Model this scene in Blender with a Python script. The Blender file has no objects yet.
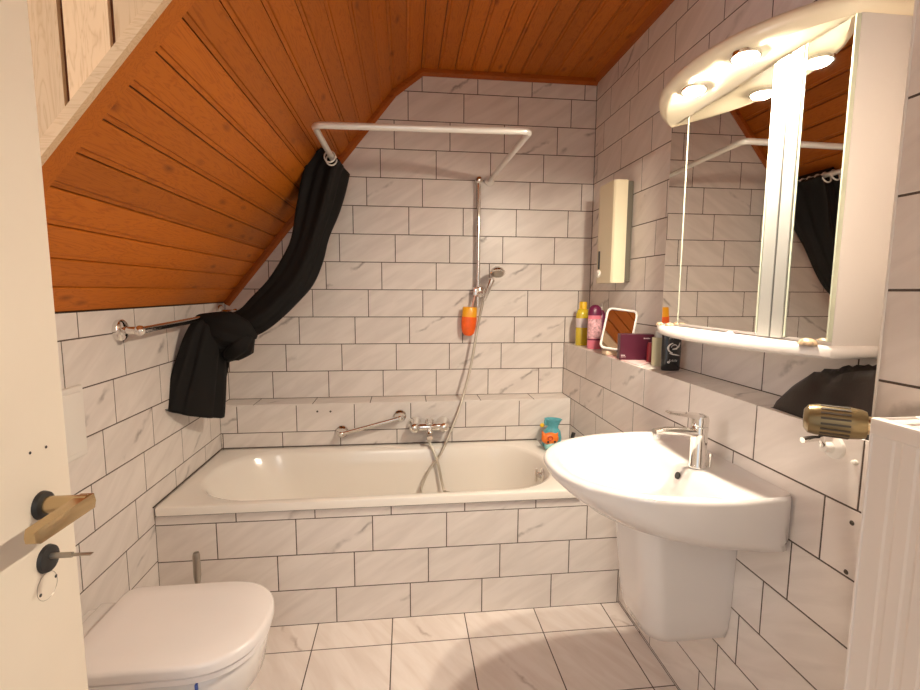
import bpy, bmesh, math, random
from mathutils import Vector, Matrix
random.seed(7)
SC = bpy.context.scene
COL = SC.collection

# ------------------------------------------------------------------ camera
F_PX = 478.948
CAM = Vector((0.9662, -2.7143, 1.3610))
_yaw, _pit, _rol = 0.1139, -0.1120, 0.0053
FW = Vector((math.sin(_yaw) * math.cos(_pit), math.cos(_yaw) * math.cos(_pit), math.sin(_pit)))
_rt = Vector((math.cos(_yaw), -math.sin(_yaw), 0))
_up = _rt.cross(FW)
RT = _rt * math.cos(_rol) + _up * math.sin(_rol)
UP = _up * math.cos(_rol) - _rt * math.sin(_rol)
cd = bpy.data.cameras.new('camera')
cam = bpy.data.objects.new('camera', cd)
COL.objects.link(cam)
cd.sensor_fit = 'HORIZONTAL'
cd.sensor_width = 36
cd.lens = 36 * F_PX / 920
cd.clip_start = 0.02
cam.matrix_world = Matrix(((RT.x, UP.x, -FW.x, CAM.x), (RT.y, UP.y, -FW.y, CAM.y), (RT.z, UP.z, -FW.z, CAM.z), (0, 0, 0, 1)))
SC.camera = cam


def un(px, py, ax, v):
    """point of the photo pixel's ray on the plane x, y or z = v"""
    d = FW + RT * ((px - 460) / F_PX) - UP * ((py - 345) / F_PX)
    i = 'xyz'.index(ax)
    return CAM + d * ((v - CAM[i]) / d[i])


# ------------------------------------------------------------------ world, light, exposure
SC.view_settings.view_transform = 'Standard'
SC.view_settings.look = 'None'
SC.view_settings.gamma = 1
SC.view_settings.exposure = 0.25
SC.cycles.use_denoising = True
SC.cycles.max_bounces = 10
SC.cycles.diffuse_bounces = 6
SC.cycles.sample_clamp_indirect = 6
SC.cycles.caustics_reflective = False
SC.cycles.caustics_refractive = False
world = bpy.data.worlds.new('overcast_sky')
SC.world = world
world.use_nodes = True
world.node_tree.nodes['Background'].inputs[0].default_value = (0.92, 0.95, 1.0, 1)
world.node_tree.nodes['Background'].inputs[1].default_value = 0.85
LENS_STRENGTH = 1680.0


def area_light(name, loc, target, sx, sy, power, col):
    l = bpy.data.lights.new(name, 'AREA')
    l.shape = 'RECTANGLE'
    l.size, l.size_y, l.energy, l.color = sx, sy, power, col
    o = bpy.data.objects.new(name, l)
    COL.objects.link(o)
    o.location = loc
    o.rotation_euler = (Vector(target) - Vector(loc)).to_track_quat('-Z', 'Y').to_euler()
    return o


# daylight through the dormer window (left of the door), and an added, unseen fill light behind the doorway
area_light('dormer_daylight', (-1.02, -2.27, 1.92), (1.0, -2.2, 1.75), 0.95, 1.1, 25, (0.93, 0.96, 1.0))
area_light('hall_fill_light', (0.87, -3.9, 2.1), (0.95, -1.0, 1.0), 0.7, 0.7, 6, (1.0, 0.9, 0.78))

# ------------------------------------------------------------------ mesh helpers
W = {}


def root(name, loc, label, cat, group=None):
    o = bpy.data.objects.new(name, None)
    o.empty_display_size = 0.05
    COL.objects.link(o)
    o.location = loc
    o['label'] = label
    o['category'] = cat
    if group:
        o['group'] = group
    W[o.name] = Vector(loc)
    return o


def mk(name, geo, mat, parent=None, org=None, smooth=None, label=None, cat=None, group=None, kind=None):
    V, F = geo
    V = [Vector(v) for v in V]
    if parent is not None:
        og = W[parent.name]
    elif org is not None:
        og = Vector(org)
    else:
        xs, ys, zs = [v.x for v in V], [v.y for v in V], [v.z for v in V]
        og = Vector(((min(xs) + max(xs)) / 2, (min(ys) + max(ys)) / 2, min(zs)))
    me = bpy.data.meshes.new(name)
    me.from_pydata([v - og for v in V], [], F)
    bm = bmesh.new()
    bm.from_mesh(me)
    bmesh.ops.recalc_face_normals(bm, faces=bm.faces)
    bm.to_mesh(me)
    bm.free()
    if mat is not None:
        me.materials.append(mat)
    if smooth:
        for p in me.polygons:
            p.use_smooth = True
        me.set_sharp_from_angle(angle=math.radians(smooth))
    o = bpy.data.objects.new(name, me)
    COL.objects.link(o)
    if parent is not None:
        o.parent = parent
    else:
        o.location = og
    W[o.name] = og
    if label:
        o['label'] = label
    if cat:
        o['category'] = cat
    if group:
        o['group'] = group
    if kind:
        o['kind'] = kind
    return o


def merge(*gs):
    V, F = [], []
    for v, f in gs:
        n = len(V)
        V += [Vector(a) for a in v]
        F += [tuple(i + n for i in q) for q in f]
    return V, F


def box(x0, x1, y0, y1, z0, z1):
    V = [(x, y, z) for z in (z0, z1) for y in (y0, y1) for x in (x0, x1)]
    return V, [(0, 2, 3, 1), (4, 5, 7, 6), (0, 1, 5, 4), (2, 6, 7, 3), (0, 4, 6, 2), (1, 3, 7, 5)]


def rbox(x0, x1, y0, y1, z0, z1, r=0.005, seg=3):
    bm = bmesh.new()
    V, F = box(x0, x1, y0, y1, z0, z1)
    vs = [bm.verts.new(v) for v in V]
    for f in F:
        bm.faces.new([vs[i] for i in f])
    bmesh.ops.bevel(bm, geom=list(bm.edges), offset=r, segments=seg, profile=0.5, affect='EDGES')
    bm.verts.index_update()
    out = [v.co.copy() for v in bm.verts], [tuple(v.index for v in f.verts) for f in bm.faces]
    bm.free()
    return out


def basis(ax):
    a = Vector(ax).normalized()
    t = Vector((0, 0, 1)) if abs(a.z) < 0.9 else Vector((1, 0, 0))
    u = t.cross(a).normalized()
    return u, a.cross(u), a


def lathe(profile, org, ax=(0, 0, 1), n=24):
    """profile: (radius, height along axis)"""
    u, v, a = basis(ax)
    org = Vector(org)
    V, F = [], []
    for r, h in profile:
        for i in range(n):
            t = 2 * math.pi * i / n
            V.append(org + a * h + (u * math.cos(t) + v * math.sin(t)) * max(r, 1e-5))
    for k in range(len(profile) - 1):
        for i in range(n):
            j = (i + 1) % n
            F.append((k * n + i, k * n + j, (k + 1) * n + j, (k + 1) * n + i))
    F.append(tuple(range(n - 1, -1, -1)))
    m = (len(profile) - 1) * n
    F.append(tuple(m + i for i in range(n)))
    return V, F


def loft(rings, cap0=True, cap1=True):
    n = len(rings[0])
    V = [Vector(p) for r in rings for p in r]
    F = []
    for k in range(len(rings) - 1):
        for i in range(n):
            j = (i + 1) % n
            F.append((k * n + i, k * n + j, (k + 1) * n + j, (k + 1) * n + i))
    if cap0:
        F.append(tuple(range(n - 1, -1, -1)))
    if cap1:
        m = (len(rings) - 1) * n
        F.append(tuple(m + i for i in range(n)))
    return V, F


def spline(pts, n=8):
    P = [Vector(p) for p in pts]
    P = [P[0] * 2 - P[1]] + P + [P[-1] * 2 - P[-2]]
    out = []
    for i in range(1, len(P) - 2):
        for k in range(n):
            t = k / n
            a, b, c, d = P[i - 1], P[i], P[i + 1], P[i + 2]
            out.append(0.5 * ((2 * b) + (c - a) * t + (2 * a - 5 * b + 4 * c - d) * t * t + (3 * b - a - 3 * c + d) * t ** 3))
    out.append(P[-2])
    return out


def tube(path, r, n=12, closed=False):
    P = [Vector(p) for p in path]
    m = len(P)
    rs = r if isinstance(r, (list, tuple)) else [r] * m
    u = None
    rings = []
    for i in range(m):
        if closed:
            t = (P[(i + 1) % m] - P[i - 1]).normalized()
        else:
            t = (P[min(i + 1, m - 1)] - P[max(i - 1, 0)]).normalized()
        if u is None:
            u = basis(t)[0]
        else:
            u = (u - t * u.dot(t)).normalized()
        v = t.cross(u)
        rings.append([P[i] + (u * math.cos(2 * math.pi * k / n) + v * math.sin(2 * math.pi * k / n)) * rs[i] for k in range(n)])
    if closed:
        V, F = loft(rings, False, False)
        for k in range(n):
            j = (k + 1) % n
            F.append(((m - 1) * n + k, (m - 1) * n + j, j, k))
        return V, F
    return loft(rings)


def ell(c, rx, ry, rz, n=20, m=12, pw=1.0):
    V, F = [], []
    rings = []
    for k in range(m + 1):
        a = -math.pi / 2 + math.pi * k / m
        a = max(min(a, math.pi / 2 - 0.02), -math.pi / 2 + 0.02)
        cr, sr = math.cos(a) ** pw, math.copysign(abs(math.sin(a)) ** pw, math.sin(a))
        rings.append([(c[0] + rx * cr * math.cos(2 * math.pi * i / n), c[1] + ry * cr * math.sin(2 * math.pi * i / n), c[2] + rz * sr) for i in range(n)])
    return loft(rings)


def prism(poly, ax, a0, a1):
    """extrude a 2D polygon along an axis; poly gives the two other coordinates in xyz order"""
    def p3(q, a):
        if ax == 'x':
            return (a, q[0], q[1])
        if ax == 'y':
            return (q[0], a, q[1])
        return (q[0], q[1], a)
    n = len(poly)
    return loft([[p3(q, a0) for q in poly], [p3(q, a1) for q in poly]])


def resample(P, n):
    """closed polyline to n points evenly spaced, starting at P[0]"""
    P = [Vector(p) for p in P]
    L = [0]
    for i in range(len(P)):
        L.append(L[-1] + (P[(i + 1) % len(P)] - P[i]).length)
    out = []
    for k in range(n):
        s = L[-1] * k / n
        i = max(j for j in range(len(P)) if L[j] <= s + 1e-9)
        d = L[i + 1] - L[i]
        out.append(P[i].lerp(P[(i + 1) % len(P)], (s - L[i]) / d if d > 0 else 0))
    return out


# ------------------------------------------------------------------ materials
def nt(name):
    m = bpy.data.materials.new(name)
    m.use_nodes = True
    t = m.node_tree
    return m, t, t.nodes['Principled BSDF']


def simple(name, col, rough=0.5, metal=0.0, coat=0.0, bump=0.0, bscale=200, var=0.0, vscale=4, trans=0.0, sss=0.0):
    m, t, b = nt(name)
    b.inputs['Base Color'].default_value = (*col, 1)
    b.inputs['Roughness'].default_value = rough
    b.inputs['Metallic'].default_value = metal
    b.inputs['Coat Weight'].default_value = coat
    b.inputs['Coat Roughness'].default_value = 0.08
    b.inputs['Transmission Weight'].default_value = trans
    tc = t.nodes.new('ShaderNodeTexCoord')
    n = t.nodes.new('ShaderNodeTexNoise')
    n.inputs['Scale'].default_value = vscale
    n.inputs['Detail'].default_value = 5
    t.links.new(tc.outputs['Object'], n.inputs['Vector'])
    r = t.nodes.new('ShaderNodeValToRGB')
    v = max(var, 0.015)
    r.color_ramp.elements[0].position = 0.3
    r.color_ramp.elements[1].position = 0.7
    r.color_ramp.elements[0].color = (*[c * (1 - v) for c in col], 1)
    r.color_ramp.elements[1].color = (*[min(1, c * (1 + v)) for c in col], 1)
    t.links.new(n.outputs['Fac'], r.inputs['Fac'])
    t.links.new(r.outputs['Color'], b.inputs['Base Color'])
    if bump:
        n2 = t.nodes.new('ShaderNodeTexNoise')
        n2.inputs['Scale'].default_value = bscale
        t.links.new(tc.outputs['Object'], n2.inputs['Vector'])
        bp = t.nodes.new('ShaderNodeBump')
        bp.inputs['Strength'].default_value = bump
        bp.inputs['Distance'].default_value = 0.002
        t.links.new(n2.outputs['Fac'], bp.inputs['Height'])
        t.links.new(bp.outputs['Normal'], b.inputs['Normal'])
    return m


def math_n(t, op, a, b=None, clamp=False):
    n = t.nodes.new('ShaderNodeMath')
    n.operation = op
    n.use_clamp = clamp
    for i, x in enumerate((a, b)):
        if x is None:
            continue
        if isinstance(x, (int, float)):
            n.inputs[i].default_value = x
        else:
            t.links.new(x, n.inputs[i])
    return n.outputs[0]


def tile_mat(name, base, cloud, vein, angle, streak_thr, rough):
    m, t, b = nt(name)
    tc = t.nodes.new('ShaderNodeTexCoord')
    oi = t.nodes.new('ShaderNodeObjectInfo')
    off = t.nodes.new('ShaderNodeCombineXYZ')
    t.links.new(math_n(t, 'MULTIPLY', oi.outputs['Random'], 37.0), off.inputs[0])
    t.links.new(math_n(t, 'MULTIPLY', oi.outputs['Random'], 91.0), off.inputs[2])
    add = t.nodes.new('ShaderNodeVectorMath')
    t.links.new(tc.outputs['Object'], add.inputs[0])
    t.links.new(off.outputs[0], add.inputs[1])
    mp = t.nodes.new('ShaderNodeMapping')
    mp.vector_type = 'TEXTURE'
    mp.inputs['Rotation'].default_value = (0, 0, angle)
    mp.inputs['Scale'].default_value = (6, 1, 1)
    t.links.new(add.outputs[0], mp.inputs['Vector'])
    n = t.nodes.new('ShaderNodeTexNoise')
    n.inputs['Scale'].default_value = 22
    n.inputs['Detail'].default_value = 6
    n.inputs['Distortion'].default_value = 0.6
    t.links.new(mp.outputs[0], n.inputs['Vector'])
    r = t.nodes.new('ShaderNodeValToRGB')
    r.color_ramp.elements[0].position = 0.34
    r.color_ramp.elements[0].color = (*cloud, 1)
    r.color_ramp.elements[1].position = 0.62
    r.color_ramp.elements[1].color = (*base, 1)
    t.links.new(n.outputs['Fac'], r.inputs['Fac'])
    # one diagonal vein on some of the tiles
    mp2 = t.nodes.new('ShaderNodeMapping')
    mp2.vector_type = 'TEXTURE'
    mp2.inputs['Rotation'].default_value = (0, 0, angle)
    t.links.new(tc.outputs['Object'], mp2.inputs['Vector'])
    sp = t.nodes.new('ShaderNodeSeparateXYZ')
    t.links.new(mp2.outputs[0], sp.inputs[0])
    n2 = t.nodes.new('ShaderNodeTexNoise')
    n2.inputs['Scale'].default_value = 14
    n2.inputs['Detail'].default_value = 7
    t.links.new(add.outputs[0], n2.inputs['Vector'])
    wob = math_n(t, 'MULTIPLY', math_n(t, 'SUBTRACT', n2.outputs['Fac'], 0.5), 0.07)
    rnd2 = math_n(t, 'FRACT', math_n(t, 'MULTIPLY', oi.outputs['Random'], 13.7))
    pos = math_n(t, 'MULTIPLY', math_n(t, 'SUBTRACT', rnd2, 0.5), 0.12)
    d = math_n(t, 'ABSOLUTE', math_n(t, 'ADD', math_n(t, 'ADD', sp.outputs[1], wob), pos))
    band = math_n(t, 'SUBTRACT', 1.0, math_n(t, 'DIVIDE', d, 0.012), True)
    n3 = t.nodes.new('ShaderNodeTexNoise')
    n3.inputs['Scale'].default_value = 9
    n3.inputs['Detail'].default_value = 3
    t.links.new(add.outputs[0], n3.inputs['Vector'])
    brk = math_n(t, 'MULTIPLY', math_n(t, 'SUBTRACT', n3.outputs['Fac'], 0.44), 5.0, True)
    on = math_n(t, 'GREATER_THAN', oi.outputs['Random'], streak_thr)
    onf = math_n(t, 'ADD', math_n(t, 'MULTIPLY', on, 0.72), 0.05)
    fac = math_n(t, 'MULTIPLY', math_n(t, 'MULTIPLY', band, brk), onf)
    mix = t.nodes.new('ShaderNodeMix')
    mix.data_type = 'RGBA'
    t.links.new(fac, mix.inputs['Factor'])
    t.links.new(r.outputs['Color'], mix.inputs[6])
    mix.inputs[7].default_value = (*vein, 1)
    t.links.new(mix.outputs[2], b.inputs['Base Color'])
    b.inputs['Roughness'].default_value = rough
    b.inputs['Specular IOR Level'].default_value = 0.45
    return m


def wood_mat(name, c_dark, c_mid, c_light, rough):
    m, t, b = nt(name)
    tc = t.nodes.new('ShaderNodeTexCoord')
    oi = t.nodes.new('ShaderNodeObjectInfo')
    off = t.nodes.new('ShaderNodeCombineXYZ')
    t.links.new(math_n(t, 'MULTIPLY', oi.outputs['Random'], 53.0), off.inputs[0])
    t.links.new(math_n(t, 'MULTIPLY', oi.outputs['Random'], 17.0), off.inputs[1])
    add = t.nodes.new('ShaderNodeVectorMath')
    t.links.new(tc.outputs['Object'], add.inputs[0])
    t.links.new(off.outputs[0], add.inputs[1])
    mp = t.nodes.new('ShaderNodeMapping')
    mp.inputs['Scale'].default_value = (1.0, 9.0, 9.0)
    t.links.new(add.outputs[0], mp.inputs['Vector'])
    n = t.nodes.new('ShaderNodeTexNoise')
    n.inputs['Scale'].default_value = 3.2
    n.inputs['Detail'].default_value = 4
    n.inputs['Distortion'].default_value = 0.7
    t.links.new(mp.outputs[0], n.inputs['Vector'])
    # growth rings: repeat the noise value
    ring = math_n(t, 'ABSOLUTE', math_n(t, 'SINE', math_n(t, 'MULTIPLY', n.outputs['Fac'], 38.0)))
    ring = math_n(t, 'POWER', ring, 0.6)
    r = t.nodes.new('ShaderNodeValToRGB')
    r.color_ramp.elements[0].color = (*c_mid, 1)
    r.color_ramp.elements[0].position = 0.1
    r.color_ramp.elements[1].color = (*c_light, 1)
    r.color_ramp.elements[1].position = 0.85
    t.links.new(ring, r.inputs['Fac'])
    # knots
    mp2 = t.nodes.new('ShaderNodeMapping')
    mp2.inputs['Scale'].default_value = (4.2, 11.0, 11.0)
    t.links.new(add.outputs[0], mp2.inputs['Vector'])
    vo = t.nodes.new('ShaderNodeTexVoronoi')
    vo.inputs['Scale'].default_value = 1.15
    t.links.new(mp2.outputs[0], vo.inputs['Vector'])
    kn = math_n(t, 'SUBTRACT', 1.0, math_n(t, 'DIVIDE', vo.outputs['Distance'], 0.19), True)
    mix = t.nodes.new('ShaderNodeMix')
    mix.data_type = 'RGBA'
    t.links.new(math_n(t, 'MULTIPLY', kn, 0.75, True), mix.inputs['Factor'])
    t.links.new(r.outputs['Color'], mix.inputs[6])
    mix.inputs[7].default_value = (*c_dark, 1)
    hs = t.nodes.new('ShaderNodeHueSaturation')
    t.links.new(mix.outputs[2], hs.inputs['Color'])
    t.links.new(math_n(t, 'ADD', math_n(t, 'MULTIPLY', oi.outputs['Random'], 0.32), 0.84), hs.inputs['Value'])
    t.links.new(hs.outputs['Color'], b.inputs['Base Color'])
    b.inputs['Roughness'].default_value = rough
    b.inputs['Specular IOR Level'].default_value = 0.22
    bp = t.nodes.new('ShaderNodeBump')
    bp.inputs['Strength'].default_value = 0.08
    bp.inputs['Distance'].default_value = 0.001
    t.links.new(ring, bp.inputs['Height'])
    t.links.new(bp.outputs['Normal'], b.inputs['Normal'])
    return m


def emit_mat(name, col, s):
    m, t, b = nt(name)
    b.inputs['Base Color'].default_value = (*col, 1)
    b.inputs['Emission Color'].default_value = (*col, 1)
    b.inputs['Emission Strength'].default_value = s
    return m


def pane_mat(name):
    m, t, b = nt(name)
    t.nodes.remove(b)
    o = t.nodes['Material Output']
    tr = t.nodes.new('ShaderNodeBsdfTransparent')
    gl = t.nodes.new('ShaderNodeBsdfGlossy')
    gl.inputs['Roughness'].default_value = 0.02
    mx = t.nodes.new('ShaderNodeMixShader')
    mx.inputs[0].default_value = 0.08
    t.links.new(tr.outputs[0], mx.inputs[1])
    t.links.new(gl.outputs[0], mx.inputs[2])
    t.links.new(mx.outputs[0], o.inputs['Surface'])
    return m


M = {}
M['tile'] = tile_mat('marble_look_wall_tile', (0.79, 0.735, 0.695), (0.705, 0.65, 0.61), (0.20, 0.175, 0.16), math.radians(32), 0.72, 0.34)
M['ftile'] = tile_mat('marble_look_floor_tile', (0.82, 0.755, 0.715), (0.735, 0.655, 0.605), (0.36, 0.27, 0.22), math.radians(-58), 0.55, 0.38)
M['grout'] = simple('dark_grout', (0.10, 0.075, 0.06), 0.9, bump=0.3, var=0.15)
M['wood'] = wood_mat('stained_pine', (0.10, 0.022, 0.003), (0.38, 0.094, 0.005), (0.48, 0.132, 0.010), 0.5)
M['woodtrim'] = wood_mat('stained_pine_trim', (0.08, 0.016, 0.003), (0.26, 0.060, 0.007), (0.33, 0.082, 0.011), 0.4)
M['groove'] = simple('plank_groove', (0.13, 0.036, 0.009), 0.7, var=0.1)
M['daylit_wood'] = wood_mat('daylit_pine', (0.20, 0.085, 0.035), (0.62, 0.42, 0.25), (0.72, 0.52, 0.33), 0.5)  # same pine as the slope, strong dormer daylight put into its colour
M['plaster'] = simple('white_plaster', (0.80, 0.77, 0.72), 0.85, bump=0.15, bscale=90)
M['ceramic'] = simple('white_ceramic', (0.74, 0.71, 0.69), 0.12, coat=0.6)
M['enamel'] = simple('white_enamel', (0.86, 0.82, 0.76), 0.16, coat=0.6)
M['lid'] = simple('white_seat_plastic', (0.83, 0.79, 0.78), 0.25)
M['chrome'] = simple('chrome', (0.82, 0.80, 0.77), 0.10, 1.0, var=0.03)
M['hose'] = simple('metal_hose', (0.62, 0.58, 0.50), 0.3, 0.9, bump=0.6, bscale=400)
M['alu'] = simple('satin_white_metal', (0.80, 0.78, 0.74), 0.3, 0.35)
M['door'] = simple('cream_door_paint', (0.80, 0.72, 0.61), 0.55, bump=0.06, bscale=60, var=0.03)
M['brassy'] = simple('champagne_metal', (0.52, 0.39, 0.22), 0.25, 0.9, var=0.06)
M['trv'] = simple('bronze_plastic', (0.24, 0.175, 0.085), 0.30, 0.65, var=0.08)
M['trvdark'] = simple('dark_slots', (0.06, 0.045, 0.03), 0.6)
M['black'] = simple('black_rubber', (0.015, 0.014, 0.014), 0.45)
M['cloth'] = simple('black_cloth', (0.0065, 0.0055, 0.005), 0.8, bump=0.25, bscale=350, var=0.2)
for _m in (M['cloth'],):
    _m.node_tree.nodes['Principled BSDF'].inputs['Specular IOR Level'].default_value = 0.25
M['bag'] = simple('black_bag_fabric', (0.014, 0.009, 0.007), 0.38, bump=0.2, bscale=250, var=0.2)
M['white'] = simple('white_plastic', (0.82, 0.79, 0.74), 0.35)
M['cab'] = simple('white_cabinet_lacquer', (0.70, 0.655, 0.625), 0.32, coat=0.2)
M['stile'] = simple('darkened_stile', (0.38, 0.38, 0.36), 0.45, 0.3)  # stile colour darkened to offset the glare of the canopy lamps
M['canopy'] = simple('cream_canopy_plastic', (0.84, 0.74, 0.55), 0.28, coat=0.3)
M['mirror'] = simple('mirror_glass', (0.80, 0.78, 0.74), 0.015, 1.0)
M['glassedge'] = simple('glass_edge', (0.62, 0.66, 0.52), 0.2, 0.2)
M['heater'] = simple('cream_heater_plastic', (0.78, 0.70, 0.50), 0.38)
M['heaterdark'] = simple('grey_back_plate', (0.16, 0.145, 0.11), 0.5)
M['lens'] = emit_mat('halogen_lens', (1.0, 0.865, 0.68), LENS_STRENGTH)
M['pane'] = pane_mat('window_pane')
M['rad'] = simple('white_radiator_paint', (0.80, 0.75, 0.71), 0.35)
M['yellow'] = simple('yellow_liquid', (0.62, 0.47, 0.03), 0.15, coat=0.5, var=0.15, vscale=12)
M['yellowcap'] = simple('yellow_cap', (0.85, 0.55, 0.02), 0.35)
M['pink'] = simple('pink_bottle', (0.80, 0.22, 0.30), 0.3, var=0.1)
M['pinklabel'] = simple('pale_pink_print', (0.82, 0.42, 0.46), 0.4, var=0.45, vscale=90)
M['berry'] = simple('berry_purple', (0.14, 0.012, 0.055), 0.35)
M['box'] = simple('burgundy_card', (0.075, 0.008, 0.024), 0.4, var=0.06)
M['boxside'] = simple('dark_burgundy_card', (0.05, 0.004, 0.014), 0.4, var=0.06)
M['paper'] = simple('pink_paper', (0.85, 0.55, 0.54), 0.6, var=0.08, vscale=30)
M['greytext'] = simple('pale_print', (0.62, 0.55, 0.55), 0.5)
M['tube'] = simple('pale_green_tube', (0.58, 0.55, 0.36), 0.25, coat=0.3, var=0.08)
M['red'] = simple('red_plastic', (0.22, 0.015, 0.02), 0.4)
M['gel'] = simple('black_bottle', (0.012, 0.012, 0.014), 0.25, coat=0.4)
M['orange'] = simple('orange_gel', (0.90, 0.13, 0.015), 0.3, var=0.12, vscale=30)
M['amber'] = simple('yellow_gel', (0.92, 0.42, 0.02), 0.3)
M['blue'] = simple('turquoise_toy', (0.10, 0.40, 0.47), 0.4, var=0.2, vscale=40)
M['paleblue'] = simple('pale_turquoise_toy', (0.28, 0.60, 0.60), 0.4)
M['toyorange'] = simple('orange_toy', (0.85, 0.20, 0.02), 0.4, var=0.1)
M['shell'] = simple('brown_shell', (0.42, 0.30, 0.19), 0.35, var=0.4, vscale=90)
M['steel'] = simple('brushed_steel', (0.42, 0.38, 0.33), 0.35, 0.9)
M['tape'] = simple('blue_clip', (0.05, 0.10, 0.38), 0.4)

# ------------------------------------------------------------------ room dimensions (metres)
XB, XR = 1.8925, 2.04         # lower pre-wall face, upper right wall
XP, YP = 1.76, -2.0           # pier beside the cabinet
YA = -0.1458                  # front of the low wall behind the bath
YF = -0.8328                  # bath apron
YD = -2.86                    # door wall
Q, P = 0.1511, 0.302          # tile pitch
CEIL, KNEE = 2.535, 1.294
SL = 1.24                     # slope of the roof
YE = -1.648                    # where the slope ends at the dormer
ZB, ZA, ZRIM = 1.064, 0.762, 0.53


def zk(k):
    return 2.424 - k * Q


# ------------------------------------------------------------------ tiles
GAP, TH, CH = 0.0042, 0.008, 0.0008
_tile_cache = {}


def clip(poly, a, b, c):
    """keep a*u+b*v <= c"""
    out = []
    for i in range(len(poly)):
        p, q = poly[i], poly[(i + 1) % len(poly)]
        dp, dq = a * p[0] + b * p[1] - c, a * q[0] + b * q[1] - c
        if dp <= 0:
            out.append(p)
        if dp * dq < 0:
            s = dp / (dp - dq)
            out.append((p[0] + (q[0] - p[0]) * s, p[1] + (q[1] - p[1]) * s))
    return out


def tile_geo(poly):
    n = len(poly)
    cx, cy = sum(p[0] for p in poly) / n, sum(p[1] for p in poly) / n
    inset = []
    for x, y in poly:
        d = math.hypot(x - cx, y - cy)
        inset.append((x - (x - cx) / d * CH * 1.4, y - (y - cy) / d * CH * 1.4))
    rings = [[(x, y, -TH) for x, y in poly], [(x, y, -CH) for x, y in poly], [(x, y, 0) for x, y in inset]]
    return loft(rings, False, True)


def lay_tiles(parent, region, rows, pitch, O, U, Vv, mat, name='tile', planes=()):
    """region (u0,u1,v0,v1); rows (v0, v1, offset of the joints)"""
    O, U, Vv = Vector(O), Vector(U), Vector(Vv)
    N = U.cross(Vv)
    R = Matrix(((U.x, Vv.x, N.x), (U.y, Vv.y, N.y), (U.z, Vv.z, N.z))).to_4x4()
    u0, u1, v0, v1 = region
    for ra, rb, off in rows:
        n0 = math.floor((u0 - off) / pitch) - 1
        n1 = math.ceil((u1 - off) / pitch) + 1
        for n in range(n0, n1):
            a, b = off + n * pitch + GAP / 2, off + (n + 1) * pitch - GAP / 2
            poly = [(a, ra + GAP / 2), (b, ra + GAP / 2), (b, rb - GAP / 2), (a, rb - GAP / 2)]
            for pl in ((-1, 0, -u0), (1, 0, u1), (0, -1, -v0), (0, 1, v1)) + tuple(planes):
                poly = clip(poly, *pl)
                if len(poly) < 3:
                    break
            if len(poly) < 3:
                continue
            area = abs(sum(poly[i][0] * poly[(i + 1) % len(poly)][1] - poly[(i + 1) % len(poly)][0] * poly[i][1] for i in range(len(poly)))) / 2
            if area < 1.2e-4:
                continue
            cu = (min(p[0] for p in poly) + max(p[0] for p in poly)) / 2
            cv = (min(p[1] for p in poly) + max(p[1] for p in poly)) / 2
            loc = [(p[0] - cu, p[1] - cv) for p in poly]
            key = (mat.name,) + tuple((round(x, 4), round(y, 4)) for x, y in loc)
            me = _tile_cache.get(key)
            if me is None:
                V, F = tile_geo(loc)
                me = bpy.data.meshes.new(name)
                me.from_pydata(V, [], F)
                me.materials.append(mat)
                _tile_cache[key] = me
            o = bpy.data.objects.new(name, me)
            COL.objects.link(o)
            o.parent = parent
            o.matrix_local = Matrix.Translation(O + U * cu + Vv * cv) @ R


def struct(name, geo, mat, label=None):
    o = mk(name, geo, mat, org=(0, 0, 0), kind='structure', label=label)
    return o


def rows_z(k0, k1, f):
    """rows between lines k-1 and k, joints at f(k)"""
    return [(zk(k), zk(k - 1), f(k)) for k in range(k0, k1 + 1)]


S = 0.0010   # how far the joints lie behind the tile faces

# back wall: backing with the low step behind the bath
wb = struct('wall_back', merge(box(-0.1, XR + 0.1, S, 0.12, 0, CEIL + 0.05), box(0, XB + 0.01, YA + S, 0.01, 0, ZA - S)), M['grout'],
            'marble-look tiled wall behind the bathtub')
slope_pl = ((-SL, 1, KNEE + 0.012), (-(CEIL - 2.416) / 0.155, 1, 2.416 - 0.905 * (CEIL - 2.416) / 0.155))
bx = lambda k: 1.0647 - k * P / 4
lay_tiles(wb, (0.002, XR - 0.002, ZB, CEIL), rows_z(-1, 9, bx), P, (0, 0, 0), (1, 0, 0), (0, 0, 1), M['tile'], planes=slope_pl)
lay_tiles(wb, (0.002, XB - 0.002, ZA + .001, ZB), rows_z(10, 11, bx), P, (0, 0, 0), (1, 0, 0), (0, 0, 1), M['tile'])
lay_tiles(wb, (0.002, XB - 0.002, 0.45, ZA), rows_z(12, 14, lambda k: 0.0855 - 0.0755 * (k - 12)), P, (0, YA, 0), (1, 0, 0), (0, 0, 1), M['tile'])
lay_tiles(wb, (0.002, XB - 0.002, YA, -0.001), [(YA - .002, 0.004, 0.17)], P, (0, 0, ZA), (1, 0, 0), (0, 1, 0), M['tile'])

# left wall
wl = struct('wall_left', box(-0.12, -S, YD, 0.1, 0, KNEE), M['grout'], 'marble-look tiled knee wall beside the toilet')
lay_tiles(wl, (YD, -0.001, 0.0, KNEE - 0.002), rows_z(7, 17, lambda k: -0.948 + 0.0755 * (13 - k)), P, (0, 0, 0), (0, 1, 0), (0, 0, 1), M['tile'])

# right wall: upper wall, pre-wall with shelf, pier
wr = struct('wall_right', merge(box(XR + S, XR + 0.12, YD, 0.1, 0, CEIL + 0.06), box(XB + S, XR + 0.01, YD, 0, 0, ZB - S),
                                box(XP + S, XR + 0.01, YD, YP - S, 0, CEIL)), M['grout'], 'marble-look tiled wall with shelf above the washbasin')


def lay_right(x, y0, y1, z0, z1, rows):
    # U runs along -y mirrored so that the normal points to -x
    lay_tiles(wr, (-y0, -y1, z0, z1), rows, P, (x, 0, 0), (0, -1, 0), (0, 0, 1), M['tile'])


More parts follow.
